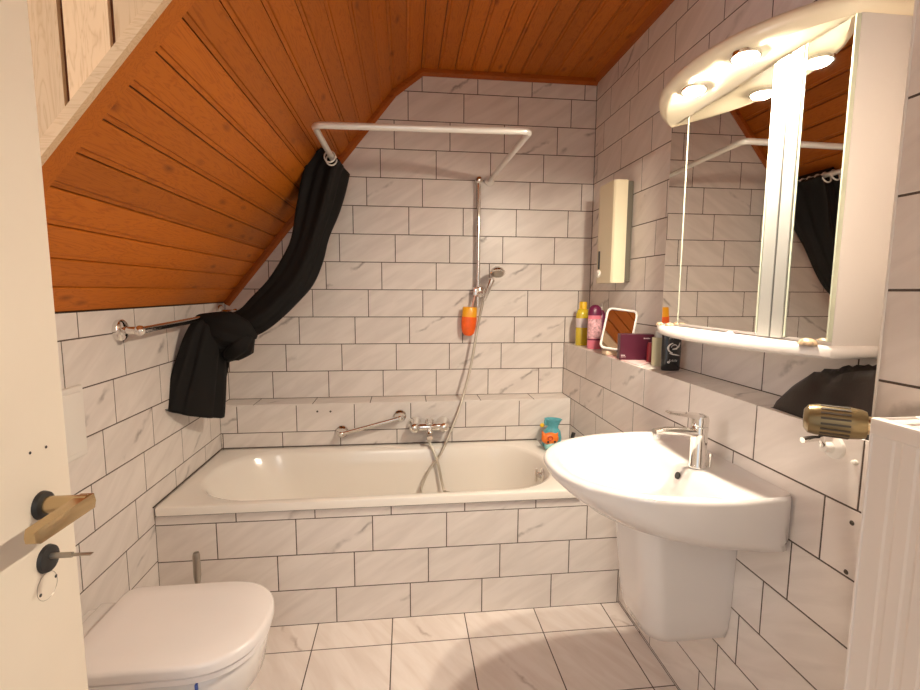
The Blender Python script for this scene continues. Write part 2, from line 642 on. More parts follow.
lay_right(XR, -0.002, YP + 0.002, ZB + .001, CEIL, rows_z(-1, 9, lambda k: 0.495 - 0.0762 * (k - 1)))
lay_right(XB, -0.002, YP + 0.002, ZA + .0, ZB, rows_z(10, 11, lambda k: 0.659 - 0.0775 * (k - 10)))
lay_right(XB, YA - 0.002, YP + 0.002, 0.0, ZA, rows_z(12, 17, lambda k: 0.659 - 0.0775 * (k - 10)))
lay_right(XP, YP, YD + 0.01, 0.0, CEIL, rows_z(-1, 17, lambda k: 2.41 + 0.0755 * (k % 3)))
# tiled top of the pre-wall, with long edge joints
lay_tiles(wr, (XB, XR - .001, -1.998, -0.002), [(-0.659 + 0.302 * i, -0.659 + 0.302 * (i + 1), XB - .002) for i in range(-5, 3)], 0.16, (0, 0, ZB), (1, 0, 0), (0, 1, 0), M['tile'])
# pier end face
lay_tiles(wr, (-XR, -XP, ZB, CEIL), rows_z(-1, 9, lambda k: -1.9), P, (0, YP, 0), (-1, 0, 0), (0, 0, 1), M['tile'])

struct('trim_5', box(XP - .0015, XP + .003, YP - .001, YP + .0025, 0, CEIL), M['white'], 'thin white edge profile on the tiled pier')
# floor
fl = struct('floor', box(-0.05, XR, YD - 1.3, 0, -0.1, -S), M['grout'], 'pinkish marble-look tiled floor')
YG = -0.9805
lay_tiles(fl, (0.002, XB - 0.002, YD, YF), [(YG - P * (i + 1), YG - P * i, 0.602) for i in range(-1, 7)], P, (0, 0, 0), (1, 0, 0), (0, 1, 0), M['ftile'])

# bath apron
wa = struct('wall_bath_apron', box(0, XB, YF + S, YF + 0.05, 0, 0.490), M['grout'], 'tiled apron in front of the bathtub')
lay_tiles(wa, (0.002, XB - 0.002, 0.0, 0.489), [(0, Q + .001, 0.2989 - 3 * P / 4), (Q + .001, 2 * Q, 0.2989 - 2 * P / 4), (2 * Q, 3 * Q, 0.2989 - P / 4), (3 * Q, 4 * Q, 0.2989)], P,
          (0, YF, 0), (1, 0, 0), (0, 0, 1), M['tile'])
wle = struct('wall_bath_ledge', box(1.708, XB, YF + 0.051, YA, 0.3, ZRIM - 0.007), M['grout'], 'narrow tiled ledge at the end of the bathtub')
lay_tiles(wle, (1.708, XB - .002, YF, YA - .002), [(YA - P * (i + 1), YA - P * i, 1.705) for i in range(3)], 0.19, (0, 0, ZRIM - 0.006), (1, 0, 0), (0, 1, 0), M['tile'])

# wall with the doorway, hinted behind the camera
struct('wall_front', merge(box(-0.12, 0.38, YD - 0.12, YD, 0, CEIL), box(1.30, XR + 0.12, YD - 0.12, YD, 0, CEIL), box(0.38, 1.30, YD - 0.12, YD, 2.06, CEIL)),
       M['plaster'], 'plastered wall around the doorway')

# ------------------------------------------------------------------ wooden ceiling
NB = 2.535
ce = struct('ceiling', merge(box(1.05, XR + .05, YD - .1, 0.05, CEIL + 0.012, CEIL + 0.06),
                             prism([(-0.02, KNEE - 0.003), (0.905, 2.416 + 0.022), (1.06, CEIL + 0.012), (1.06, CEIL + 0.06), (0.86, CEIL + 0.06), (-0.12, KNEE + 0.05), (-0.12, KNEE - 0.02)], 'y', YE, 0.05)),
            M['groove'], 'stained pine plank ceiling sloping down to the left')


def plank(parent, a, b, width, normal, mat, name='plank', thick=0.012, gap=0.0035):
    """board from a to b (centre line of the visible face), visible face along normal"""
    a, b, n = Vector(a), Vector(b), Vector(normal).normalized()
    u = (b - a).normalized()
    v = n.cross(u)
    L, h = (b - a).length / 2, width / 2 - gap / 2
    c = 0.003
    prof = [(-h, -thick), (h, -thick), (h, -.002), (h - .002, 0), (-h + .015, 0), (-h + .012, -.004), (-h, -.004)]
    geo = loft([[(x, p[0], p[1]) for p in prof] for x in (-L, L)])
    me = bpy.data.meshes.new(name)
    me.from_pydata(geo[0], [], geo[1])
    bm = bmesh.new(); bm.from_mesh(me); bmesh.ops.recalc_face_normals(bm, faces=bm.faces); bm.to_mesh(me); bm.free()
    me.materials.append(mat)
    o = bpy.data.objects.new(name, me)
    COL.objects.link(o)
    o.parent = parent
    m = (a + b) / 2
    o.matrix_local = Matrix(((u.x, v.x, n.x, m.x), (u.y, v.y, n.y, m.y), (u.z, v.z, n.z, m.z), (0, 0, 0, 1)))
    return o


sd = Vector((1, 0, SL)).normalized()
sn = Vector((SL, 0, -1)).normalized()       # into the room
slen = math.hypot(0.905, 2.416 - KNEE)
pw = slen / 16
for i in range(16):
    c = Vector((0, 0, KNEE)) + sd * (pw * (i + 0.5))
    plank(ce, (c.x, YE + 0.052, c.z), (c.x, 0, c.z), pw, sn, M['wood'])
bd = Vector((0.155, 0, CEIL - 2.416))
bn = Vector((bd.z, 0, -bd.x)).normalized()
for i in range(2):
    c = Vector((0.905, 0, 2.416)) + bd * (0.25 + 0.5 * i)
    plank(ce, (c.x, YE + 0.052, c.z), (c.x, 0, c.z), bd.length / 2, bn, M['wood'])
fw_ = (XR - 1.06) / 11
for i in range(11):
    x = 1.06 + fw_ * (i + 0.5)
    plank(ce, (x, YD, CEIL), (x, 0, CEIL), fw_, (0, 0, -1), M['wood'], gap=0.004)
for i in range(20):
    x = 1.06 - 0.0965 * (i + 0.5)
    plank(ce, (x, YD, CEIL), (x, YE - 0.02, CEIL), 0.0965, (0, 0, -1), M['daylit_wood'], gap=0.006)
mk('plank_backing', box(-0.95, 1.06, YD, YE, CEIL + 0.012, CEIL + 0.06), M['groove'], ce)

# trims: moulding where the planks meet the back wall, edge boards at the dormer
def band(name, pts, w, d, y0, mat):
    """flat moulding on the back wall following pts (x,z), below them"""
    geo = []
    off = []
    for i, p in enumerate(pts):
        ns = []
        if i > 0:
            e = Vector((p[0] - pts[i - 1][0], p[1] - pts[i - 1][1])).normalized(); ns.append(Vector((e.y, -e.x)))
        if i < len(pts) - 1:
            e = Vector((pts[i + 1][0] - p[0], pts[i + 1][1] - p[1])).normalized(); ns.append(Vector((e.y, -e.x)))
        n = sum(ns, Vector((0, 0))); n = n / n.length
        off.append(n * (w / max(n.dot(ns[0]), 0.3)))
    r = []
    for i, p in enumerate(pts):
        a = Vector(p); b = a + off[i]
        r.append([(a.x, y0, a.y), (a.x, y0 - d, a.y), (a.x + off[i].x * .6, y0 - d, a.y + off[i].y * .6), (b.x, y0 - d * .35, b.y), (b.x, y0, b.y)])
    return struct(name, loft(r), mat)


band('trim_1', [(-0.0, KNEE), (0.905, 2.416), (1.06, CEIL), (XR - 0.002, CEIL)], 0.032, 0.022, 0.0, M['woodtrim'])['label'] = 'stained pine moulding along the top of the back wall'
struct('trim_4', prism([(XR - .028, CEIL), (XR - .002, CEIL), (XR - .002, CEIL - .022), (XR - .014, CEIL - .020)], 'y', YP, -.02), M['woodtrim'], 'stained pine moulding along the top of the right wall')
# underside strip at the end of the slope and the edge board in front of it, coloured pale for daylight
a0 = Vector((0, 0, KNEE)); a1 = Vector((0.905, 0, 2.416))
o_ = struct('trim_2', loft([[(p + sn * s).to_tuple()[0:1] + (y,) + (p + sn * s).to_tuple()[2:3] for s, y in ((0.004, YE + 0.055), (0.004, YE), (-0.02, YE), (-0.02, YE + 0.055))] for p in (a0, a1)]), M['wood'], 'stained pine strip closing the slope at the dormer')
o_ = struct('trim_3', loft([[(p.x + sn.x * s, y, p.z + sn.z * s) for s, y in ((0.006, YE - 0.0), (0.006, YE - 0.018), (-0.014, YE - 0.018), (-0.014, YE - 0.0))] for p in (a0, a1 + sd * 0.08)]), M['daylit_wood'], 'pine edge board at the dormer with daylight put into its pale colour')

# dormer: cheek of upright boards, window wall, sill
wd = struct('wall_dormer', prism([(-0.95, KNEE), (0.0, KNEE), (1.0, CEIL), (-0.95, CEIL)], 'y', YE + 0.002, YE + 0.04), M['groove'], 'upright pine boards of the dormer cheek')
cw = 0.0905
for i in range(20):
    x1 = 0.408 + 6 * cw - cw * i - .005
    x0 = x1 - cw + .010
    zl = lambda x: max(KNEE, KNEE + SL * x)
    if zl(x0) > CEIL - .01:
        continue
    # board outline in (z, x); local x runs up the board
    pts = [(zl(x0), x0)] + ([(KNEE, 0.0)] if x0 < 0 < x1 else []) + [(min(zl(x1), CEIL), x1)]
    if zl(x1) < CEIL:
        pts.append((CEIL, x1))
    pts.append((CEIL, x0))
    zc, xc = (pts[0][0] + CEIL) / 2, (x0 + x1) / 2
    geo = loft([[(p[0] - zc, p[1] - xc, h) for p in pts] for h in (0, .012)])
    me = bpy.data.meshes.new('board')
    me.from_pydata(geo[0], [], geo[1])
    bm = bmesh.new(); bm.from_mesh(me); bmesh.ops.recalc_face_normals(bm, faces=bm.faces); bm.to_mesh(me); bm.free()
    me.materials.append(M['daylit_wood'])
    o = bpy.data.objects.new('board', me)
    COL.objects.link(o)
    o.parent = wd
    o.matrix_local = Matrix(((0, 1, 0, xc), (0, 0, 1, YE - .010), (1, 0, 0, zc), (0, 0, 0, 1)))
struct('wall_dormer_window', merge(box(-1.0, -0.9, YD, YE + .04, KNEE - 0.1, KNEE + 0.1), box(-1.0, -0.9, YD, -2.78, KNEE, CEIL), box(-1.0, -0.9, -1.78, YE + .04, KNEE, CEIL), box(-1.0, -0.9, YD, YE, 2.45, CEIL),
                                   box(-1.0, -0.1, YD, YE + .04, KNEE - 0.08, KNEE - 0.002), box(-1.0, -0.12, YD - 0.12, YD, KNEE - 0.08, CEIL)), M['plaster'], 'plastered window wall of the dormer')
win = root('window_1', (-0.95, -2.28, KNEE + 0.1), 'white dormer window', 'window')
del win['category']
win['kind'] = 'structure'
mk('window_frame', merge(box(-0.97, -0.92, -2.78, -2.72, KNEE + .1, 2.45), box(-0.97, -0.92, -1.84, -1.78, KNEE + .1, 2.45), box(-0.97, -0.92, -2.72, -1.84, KNEE + .1, KNEE + .16), box(-0.97, -0.92, -2.72, -1.84, 2.39, 2.45),
                         box(-0.97, -0.92, -2.305, -2.255, KNEE + .16, 2.39)), M['white'], win)
for ya, yb in ((-2.72, -2.305), (-2.255, -1.84)):
    mk('pane', box(-0.948, -0.944, ya, yb, KNEE + .16, 2.39), M['pane'], win)

# ------------------------------------------------------------------ bathtub
def rrect(x0, x1, y0, y1, r0, r1, z, n=10, pw_=2.0):
    """rounded rectangle, radius r0 at the x0 end and r1 at the x1 end"""
    out = []
    for cx, cy, r, a in ((x1 - r1, y1 - r1, r1, 0), (x0 + r0, y1 - r0, r0, 90), (x0 + r0, y0 + r0, r0, 180), (x1 - r1, y0 + r1, r1, 270)):
        for k in range(n + 1):
            t = math.radians(a + 90 * k / n)
            out.append((cx + r * math.cos(t), cy + r * math.sin(t), z))
    return out


tub = root('bathtub', (0.85, -0.49, 0.0), 'white enamelled bathtub set into the tiled apron', 'bathtub')
Z = ZRIM
outer = lambda z, i: rrect(0.004 + i, 1.704 - i, YF - 0.012 + i, YA - 0.003 - i, 0.012, 0.012, z)
inner = lambda e0, e1, e2, z, r: rrect(0.078 + e0, 1.645 - e1, -0.800 + e2, -0.205 - e2, r, r - .02, z)
rings = [outer(Z - 0.036, 0.006), outer(Z - 0.034, 0.001), outer(Z - 0.008, 0.0), outer(Z - 0.002, 0.002), outer(Z, 0.008),
         inner(-.012, -.012, -.012, Z, 0.275), inner(0, 0, 0, Z - 0.005, 0.27), inner(.012, .006, .008, Z - 0.02, 0.265), inner(.06, .02, .022, Z - 0.10, 0.25),
         inner(.15, .045, .045, Z - 0.25, 0.22), inner(.24, .07, .07, Z - 0.36, 0.19), inner(.30, .10, .10, Z - 0.405, 0.16), inner(.36, .15, .14, Z - 0.415, 0.12)]
mk('tub_shell', loft(rings, False, True), M['enamel'], tub, smooth=50)
ov = mk('overflow', lathe([(0.0, 0.0), (0.034, 0.0), (0.034, 0.006), (0.026, 0.012), (0.014, 0.014), (0.013, 0.03), (0.0, 0.031)], (1.632, -0.50, 0.462), (-1, 0, 0.12)), M['chrome'], tub, smooth=40)
mk('overflow_handle', merge(rbox(1.594, 1.606, -0.508, -0.492, 0.43, 0.496, 0.003)), M['chrome'], ov, smooth=40)
mk('sealant', merge(tube([(0.004, YA - .002, Z + .002), (1.70, YA - .002, Z + .001)], 0.0025, 6), tube([(0.003, YF - .01, Z + .002), (0.003, YA, Z + .001)], 0.003, 6)), M['grout'], tub)

# ------------------------------------------------------------------ bath mixer with hose
mx = root('bath_mixer', (1.09, YA, 0.62), 'chrome bath mixer with two round wall plates above the bathtub', 'tap')
mc = Vector((1.09, YA - 0.062, 0.637))
mk('mixer_body', lathe([(0.0, -.062), (.019, -.062), (.022, -.05), (.022, .05), (.019, .062), (0, .062)], mc, (1, 0, 0)), M['chrome'], mx, smooth=40)
for s in (-1, 1):
    x = mc.x + s * 0.078
    mk('wall_plate', merge(lathe([(0.0, 0), (.040, 0), (.040, .008), (.034, .028), (.027, .04), (.024, .056), (0, .058)], (x, YA, 0.637), (0, -1, 0)),
                           lathe([(0, 0), (.027, 0), (.0285, .008), (.026, .016), (.019, .024), (.010, .028), (0, .029)], (x, mc.y - .008, mc.z), (0, -1, .1))), M['chrome'], mx, smooth=40)
mk('lever', merge(lathe([(0, 0), (.023, 0), (.023, .022), (.018, .03), (0, .032)], mc + Vector((0, 0, .015)), (0, 0, 1)), rbox(mc.x - .011, mc.x + .011, mc.y - .09, mc.y + .005, mc.z + .036, mc.z + .047, .004)), M['chrome'], mx, smooth=40)
mk('spout', tube(spline([mc + Vector((0, -.005, -.01)), mc + Vector((0, -.02, -.035)), mc + Vector((0, -.045, -.05))]), [.02 - .0003 * i for i in range(17)], 14), M['chrome'], mx, smooth=40)
h0 = mc + Vector((0, -0.004, -0.03))
hp = [h0, h0 + Vector((0.0, -.004, -.05)), un(437, 460, 'y', -0.25), un(444, 490, 'y', -0.29), Vector((1.185, -0.36, 0.32)), Vector((1.13, -0.42, 0.22)), Vector((1.06, -0.38, 0.30)),
      un(421, 490, 'y', -0.29), un(429, 470, 'y', -0.26), un(440, 455, 'y', -0.24), un(452, 428, 'y', -0.20), un(462, 400, 'y', -0.15), un(471, 365, 'y', -0.10), un(477, 330, 'y', -0.075), un(482, 306, 'y', -0.08), un(483.5, 297, 'y', -0.085)]
mk('shower_hose', tube(spline(hp, 8), 0.0075, 10), M['hose'], mx, smooth=60)

# ------------------------------------------------------------------ shower rail and hand shower
sr = root('shower_rail', (1.372, 0, 1.30), 'upright chrome shower rail with hand shower on the back wall', 'shower rail')
rt_ = un(479, 180, 'y', -0.045); rb_ = un(480.5, 293, 'y', -0.045)
mk('rail_tube', tube([(rt_.x, -.045, rt_.z), (rt_.x, -.045, 1.27)], .0105, 14), M['chrome'], sr, smooth=40)
mk('rail_joint', lathe([(0, 0), (.0125, 0), (.0125, .03), (0, .03)], (rt_.x, -.045, 1.69)), M['chrome'], sr, smooth=40)
mk('wall_bracket', merge(ell((rt_.x, -.045, rt_.z), .022, .022, .022), lathe([(0, 0), (.021, 0), (.018, .01), (.012, .045), (0, .045)], (rt_.x, 0, rt_.z), (0, -1, 0))), M['chrome'], sr, smooth=40)
mk('wall_bracket', lathe([(0, 0), (.018, 0), (.014, .01), (.010, .045), (0, .045)], (rt_.x, 0, 1.28), (0, -1, 0)), M['chrome'], sr, smooth=40)
sl = mk('slider', merge(rbox(rt_.x - .028, rt_.x + .028, -.066, -.026, 1.335, 1.385, .008), lathe([(0, 0), (.017, 0), (.017, .02), (.012, .028), (0, .028)], (rt_.x + .008, -.06, 1.345), (0.1, -1, -.2)),
                        lathe([(0, 0), (.018, 0), (.018, .03), (0, .03)], (rt_.x + .03, -.075, 1.35), (0.2, -.25, 1))), M['chrome'], sr, smooth=40)
hh = un(484, 300, 'y', -0.085); hd = un(492, 279, 'y', -0.115)
mk('hand_shower', merge(tube(spline([hh, hh.lerp(hd, .5) + Vector((0, -.004, 0)), hd]), [.011 + .0004 * i for i in range(17)], 14),
                        lathe([(0, -.030), (.016, -.028), (.034, -.012), (.042, .002), (.042, .010), (.038, .013), (0, .013)], un(497.5, 272, 'y', -0.13), (-.05, -.50, -.86), 28)), M['chrome'], sr, smooth=40)
fc = un(497.5, 272, 'y', -0.13) + Vector((-.05, -.50, -.86)).normalized() * .0125
mk('spray_face', lathe([(0, 0), (.034, 0), (.032, .002), (0, .002)], fc, (-.05, -.50, -.86), 28), M['steel'], sr, smooth=40)

# hanging shower gel
g0 = un(470, 307, 'y', -0.05); g1 = un(468, 336, 'y', -0.05)
ax_ = (g1 - g0)
L_ = ax_.length
gel = root('hanging_gel_bottle', g1, 'orange and yellow gel bottle hanging upside down on the shower rail', 'bottle')
def oval(profile, o, a, sy, n=24):
    V, F = lathe(profile, (0, 0, 0), (0, 0, 1), n)
    R = Vector((0, 0, 1)).rotation_difference(Vector(a).normalized()).to_matrix()
    return [Vector(o) + R @ Vector((v.x, v.y * sy, v.z)) for v in V], F
mk('gel_body', oval([(0, .34 * L_), (.043, .34 * L_), (.0435, .5 * L_), (.041, .72 * L_), (.033, .9 * L_), (.02, .98 * L_), (0, L_)], g0, ax_, .62), M['orange'], gel, smooth=40)
mk('gel_cap', oval([(0, 0), (.036, 0), (.041, .04 * L_), (.0425, .34 * L_), (0, .34 * L_)], g0, ax_, .62), M['amber'], gel, smooth=40)
mk('hook_strap', tube(spline([g0 + Vector((.012, 0, -.004)), g0 + Vector((.018, -.004, .03)), Vector((rt_.x - .018, -.06, 1.345)), Vector((rt_.x - .022, -.062, 1.37)), Vector((rt_.x - .012, -.068, 1.38))]), .0055, 8), simple('pale_pink_strap', (.75, .42, .34), .4), gel, smooth=40)

# ------------------------------------------------------------------ curtain rod, curtain
ZR_ = 1.97
rod = root('shower_curtain_rod', (1.0, -0.4, ZR_), 'white metal shower curtain rod bent around the bathtub', 'curtain rod')
RX0, RX1, RY = 0.634, 1.447, -0.81
def bend(c, d0, d1, r, n=6):
    c, d0, d1 = Vector(c), Vector(d0), Vector(d1)
    return [c - d0 * r * (1 - math.sin(t)) + d1 * r * (1 - math.cos(t)) for t in [math.pi / 2 * k / n for k in range(n + 1)]]
path = [Vector((RX0, -0.012, ZR_))] + bend((RX0, RY, ZR_), (0, -1, 0), (1, 0, 0), .03) + bend((RX1, RY - .03, ZR_), (1, 0, 0), (0, 1, 0), .025) + [Vector((RX1 - .012, -0.012, ZR_))]
mk('rod_tube', tube(path, .0125, 14), M['alu'], rod, smooth=40)
for x in (RX0, RX1 - .012):
    mk('wall_flange', lathe([(0, 0), (.028, 0), (.026, .012), (.016, .02), (0, .02)], (x, -.001, ZR_), (0, -1, 0)), M['white'], rod, smooth=40)

cur = root('shower_curtain', (0.35, -0.3, 1.0), 'black shower curtain gathered and knotted over the chrome grab rail', 'curtain')
NR = 72
def section(c, e1, e2, a, b, folds, amp, ph):
    out = []
    for i in range(NR):
        t = 2 * math.pi * i / NR
        k = 1 + amp * math.sin(folds * t + ph) + amp * .5 * math.sin((folds * 2 + 1) * t + 2 * ph)
        ct, st = math.cos(t), math.sin(t)
        out.append(Vector(c) + e1 * (a * k * math.copysign(abs(ct) ** .85, ct)) + e2 * (b * k * math.copysign(abs(st) ** .85, st)))
    return out
# sections: left edge px, right edge px, distance plane y, half depth
secs = [((324, 155), (348, 172), -.20, .17), ((309, 168), (346, 180), -.20, .16), ((302, 190), (342, 198), -.22, .14), ((297, 212), (337, 215), -.24, .11), ((292, 240), (328, 238), -.27, .085),
        ((281, 262), (322, 262), -.30, .075), ((268, 281), (313, 284), -.33, .07), ((252, 298), (300, 300), -.36, .065), ((241, 309), (280, 320), -.39, .06), ((226, 315), (262, 333), -.41, .055), ((216, 322), (243, 340), -.42, .045)]
rings = []
fine = []
for k in range(len(secs)):
    l, r, y, b = secs[k]
    fine.append((un(*l, 'y', y), un(*r, 'y', y), b))
A_ = spline([f[0] for f in fine], 4); B_ = spline([f[1] for f in fine], 4)
C_ = spline([Vector((f[2], 0, 0)) for f in fine], 4)
for k in range(len(A_)):
    a, b = A_[k], B_[k]
    c = (a + b) / 2
    e1 = (b - a).normalized()
    tq = k / (len(A_) - 1)
    yy = Vector((0, 1, 0)) if tq > .2 else Vector((0.0, 1, 0))
    e2 = (yy - e1 * yy.dot(e1)).normalized()
    rings.append(section(c, e1, e2, (b - a).length / 2 * .95, C_[k].x, 5, .085 + .05 * (1 - tq), 2.6 * tq + .4))
gather = loft(rings)
# the knot around the rail
def lump(pts, wid, dep, folds, amp, seed):
    R_ = []
    Pn = spline(pts, 5)
    m = len(Pn)
    for k, p in enumerate(Pn):
        t = (Pn[min(k + 1, m - 1)] - Pn[max(k - 1, 0)]).normalized()
        e2 = (Vector((0.25, -1, 0)) - t * Vector((0.25, -1, 0)).dot(t)).normalized()
        e1 = t.cross(e2)
        s = k / (m - 1) * (len(wid) - 1); i = min(int(s), len(wid) - 2); f = s - i
        R_.append(section(p, e1, e2, wid[i] * (1 - f) + wid[i + 1] * f, dep[i] * (1 - f) + dep[i + 1] * f, folds, amp, seed + .9 * k / m))
    return loft(R_)
ky = -.47
knot = merge(lump([un(201, 320, 'y', ky), un(212, 324, 'y', ky - .02), un(228, 328, 'y', ky - .03), un(244, 333, 'y', ky - .02), un(257, 337, 'y', ky)], [.025, .05, .075, .06, .008], [.04, .055, .06, .05, .01], 3, .08, .2),
             lump([un(249, 335, 'y', ky - .01), un(241, 344, 'y', ky - .02), un(232, 353, 'y', ky), un(228, 361, 'y', ky + .02)], [.03, .06, .045, .006], [.04, .055, .04, .01], 4, .08, 1.2),
             lump([un(204, 326, 'y', ky), un(216, 335, 'y', ky - .02), un(228, 346, 'y', ky - .01)], [.02, .06, .04], [.03, .05, .03], 4, .07, 2.2))
# the free end hanging down from the knot
tail = []
tsec = [((203, 319), (226, 326), .02), ((195, 323), (229, 330), .035), ((189, 336), (226, 340), .045), ((184, 352), (223, 355), .046), ((178, 372), (223, 374), .044), ((172, 392), (222.5, 396), .04), ((167.5, 409), (222, 415), .036), ((168, 410.5), (221.5, 416.5), .02)]
TA = spline([un(*t[0], 'y', -.53 - .024 * i) for i, t in enumerate(tsec)], 4); TB = spline([un(*t[1], 'y', -.44) for t in tsec], 4); TC = spline([Vector((t[2], 0, 0)) for t in tsec], 4)
for k in range(len(TA)):
    a, b = TA[k], TB[k]
    c = (a + b) / 2
    e1 = (b - a).normalized()
    e2 = (Vector((.2, -1, 0)) - e1 * Vector((.2, -1, 0)).dot(e1)).normalized()
    q_ = k / (len(TA) - 1)
    tail.append(section(c, e1, e2, (b - a).length / 2, TC[k].x, 4, .06 + .07 * math.sin(math.pi * q_), .9 + .25 * q_))
flap = lump([un(216, 345, 'y', -.43), un(222, 360, 'y', -.42), un(224, 377, 'y', -.42)], [.03, .035, .012], [.02, .02, .01], 3, .05, 1.0)
mk('curtain_cloth', merge(gather, knot, loft(tail), flap), M['cloth'], cur, smooth=75)
for i in range(9):
    y = -.43 + i * .048
    pts = [(RX0 + .024 * math.cos(t) , y + .012 * math.sin(t * 1.0) + .004 * (i % 2), ZR_ - .012 + .027 * math.sin(t)) for t in [2 * math.pi * k / 16 for k in range(16)]]
    mk('curtain_ring', tube(pts, .0036, 6, True), M['white'], cur, smooth=60)

# ------------------------------------------------------------------ rails
gr = root('towel_grab_rail', (0.0, -0.5, 1.235), 'long chrome grab rail on the left wall holding the knotted curtain', 'rail')
g_a, g_b = Vector((.078, -.995, 1.223)), Vector((.078, -.07, 1.246))
mk('bar', tube([g_a, g_b], .0125, 14), M['chrome'], gr, smooth=40)
for p in (g_a, g_b):
    mk('wall_flange', merge(lathe([(0, 0), (.037, 0), (.037, .014), (.030, .020), (.013, .022), (.0125, .078), (0, .078)], (0, p.y + .018 * (1 if p is g_a else -1), p.z), (1, 0, 0)), ell(p, .018, .018, .018)), M['chrome'], gr, smooth=40)
gb = root('bath_grab_bar', (0.78, YA, 0.60), 'short slanting chrome grab bar beside the bath mixer', 'grab bar')
p0, p1 = un(341, 434, 'y', YA - .05), un(400, 418, 'y', YA - .05)
mk('bar', tube([p0, p1], .0105, 14), M['chrome'], gb, smooth=40)
for p in (p0, p1):
    mk('wall_flange', merge(lathe([(0, 0), (.034, 0), (.033, .01), (.02, .022), (.013, .05), (0, .05)], (p.x, YA, p.z), (0, -1, 0)), ell(p, .016, .016, .016)), M['chrome'], gb, smooth=40)

# ------------------------------------------------------------------ toilet
to = root('toilet', (0.0, -1.392, 0.08), 'white wall-hung toilet with closed lid', 'toilet')
TY = -1.392
def dshape(x0, x1, hw, z, n=64, xs=None):
    xs = xs if xs is not None else x1 - hw * 1.0
    pts = [(x0, 0)]
    pts += [(x0, -hw + .03)] + [(x0 + .03 - .03 * math.cos(t), -hw + .03 - .03 * math.sin(t)) for t in [math.pi / 2 * k / 5 for k in range(1, 6)]]
    rx = x1 - xs
    for k in range(0, 33):
        t = -math.pi / 2 + math.pi * k / 32
        ct, st = math.cos(t), math.sin(t)
        pts.append((xs + rx * ct ** .82, hw * math.copysign(abs(st) ** .86, st)))
    pts += [(x0 + .03 - .03 * math.sin(t), hw - .03 + .03 * math.cos(t)) for t in [math.pi / 2 * k / 5 for k in range(1, 6)]]
    return [Vector((p.x, TY + p.y, z)) for p in resample([(a, b, 0) for a, b in pts], n)]
lidr = [dshape(.112, .572, .176, .412), dshape(.108, .578, .181, .416), dshape(.108, .578, .181, .434), dshape(.111, .575, .178, .441), dshape(.118, .567, .171, .4445), dshape(.17, .49, .12, .446)]
mk('lid', loft(lidr), M['lid'], to, smooth=50)
mk('seat', loft([dshape(.10, .566, .171, .392), dshape(.10, .572, .176, .394), dshape(.10, .572, .176, .407), dshape(.10, .568, .172, .410)]), M['lid'], to, smooth=50)
bowl = [dshape(0, .558, .166, .389), dshape(0, .562, .170, .385), dshape(0, .560, .169, .35), dshape(0, .55, .165, .29), dshape(0, .49, .148, .22), dshape(0, .40, .128, .15), dshape(0, .30, .11, .10), dshape(0, .25, .10, .085)]
mk('bowl', loft(bowl), M['ceramic'], to, smooth=50)
mk('hinge_block', rbox(.035, .103, TY - .16, TY + .16, .387, .408, .006), M['ceramic'], to, smooth=40)
mk('seat_clip', rbox(.440, .446, TY - .172, TY - .155, .360, .388, .002), M['tape'], to)
fp = root('flush_plate', (0, -1.30, .87), 'white flush plate on the tiled wall above the toilet', 'flush plate')
mk('plate', rbox(0.0005, .012, -1.405, -1.195, .868, 1.080, .004), M['white'], fp, smooth=40)
for ya, yb in ((-1.39, -1.31), (-1.29, -1.21)):
    mk('button', rbox(.010, .015, ya, yb, .885, 1.063, .002), M['white'], fp, smooth=40)
tb = root('toilet_brush', (.21, -1.03, 0), 'toilet brush with grey steel handle standing behind the toilet', 'toilet brush')
bh = un(196, 552, 'y', -1.03)
mk('brush_holder', lathe([(0, 0), (.05, 0), (.05, .006), (.045, .01), (.048, .12), (.044, .124), (.018, .127), (0, .127)], (bh.x, -1.03, 0.0)), M['white'], tb, smooth=40)
mk('handle', lathe([(0, .12), (.007, .12), (.008, bh.z - .12), (.0125, bh.z - .09), (.0125, bh.z - .012), (.009, bh.z - .002), (0, bh.z)], (bh.x, -1.03, 0)), M['steel'], tb, smooth=40)

# ------------------------------------------------------------------ washbasin
SY, SX, SF, HW = -1.445, 1.75, 1.362, .283
def basin_outline(xw, hw_w, xs, xf, hw, ex=2.25):
    pts = [(xw, 0), (xw, -hw_w + .012), (xw - .012, -hw_w)]
    rx = xs - xf
    for k in range(0, 49):
        t = math.pi * k / 48
        ct, st = math.cos(t), math.sin(t)
        pts.append((xs - rx * abs(st) ** (2 / ex), -hw * math.copysign(abs(ct) ** (2 / ex), ct)))
    pts += [(xw - .012, hw_w), (xw, hw_w - .012)]
    return resample([(a, SY + b, 0) for a, b in pts], 96)
def ring_b(args, z):
    zz = z if callable(z) else (lambda p: z)
    return [Vector((p.x, p.y, zz(p))) for p in basin_outline(*args)]
xw = XB - .001
dk = lambda p: max(0, min(1, (p.x - 1.70) / .05))
wbn = root('washbasin', (XB, SY, .70), 'white ceramic wall-mounted washbasin with rounded front', 'washbasin')
def side_z(z_wall, z_front):
    return lambda p: z_front + (z_wall - z_front) * max(0, min(1, (p.x - 1.40) / .42)) ** 1.2
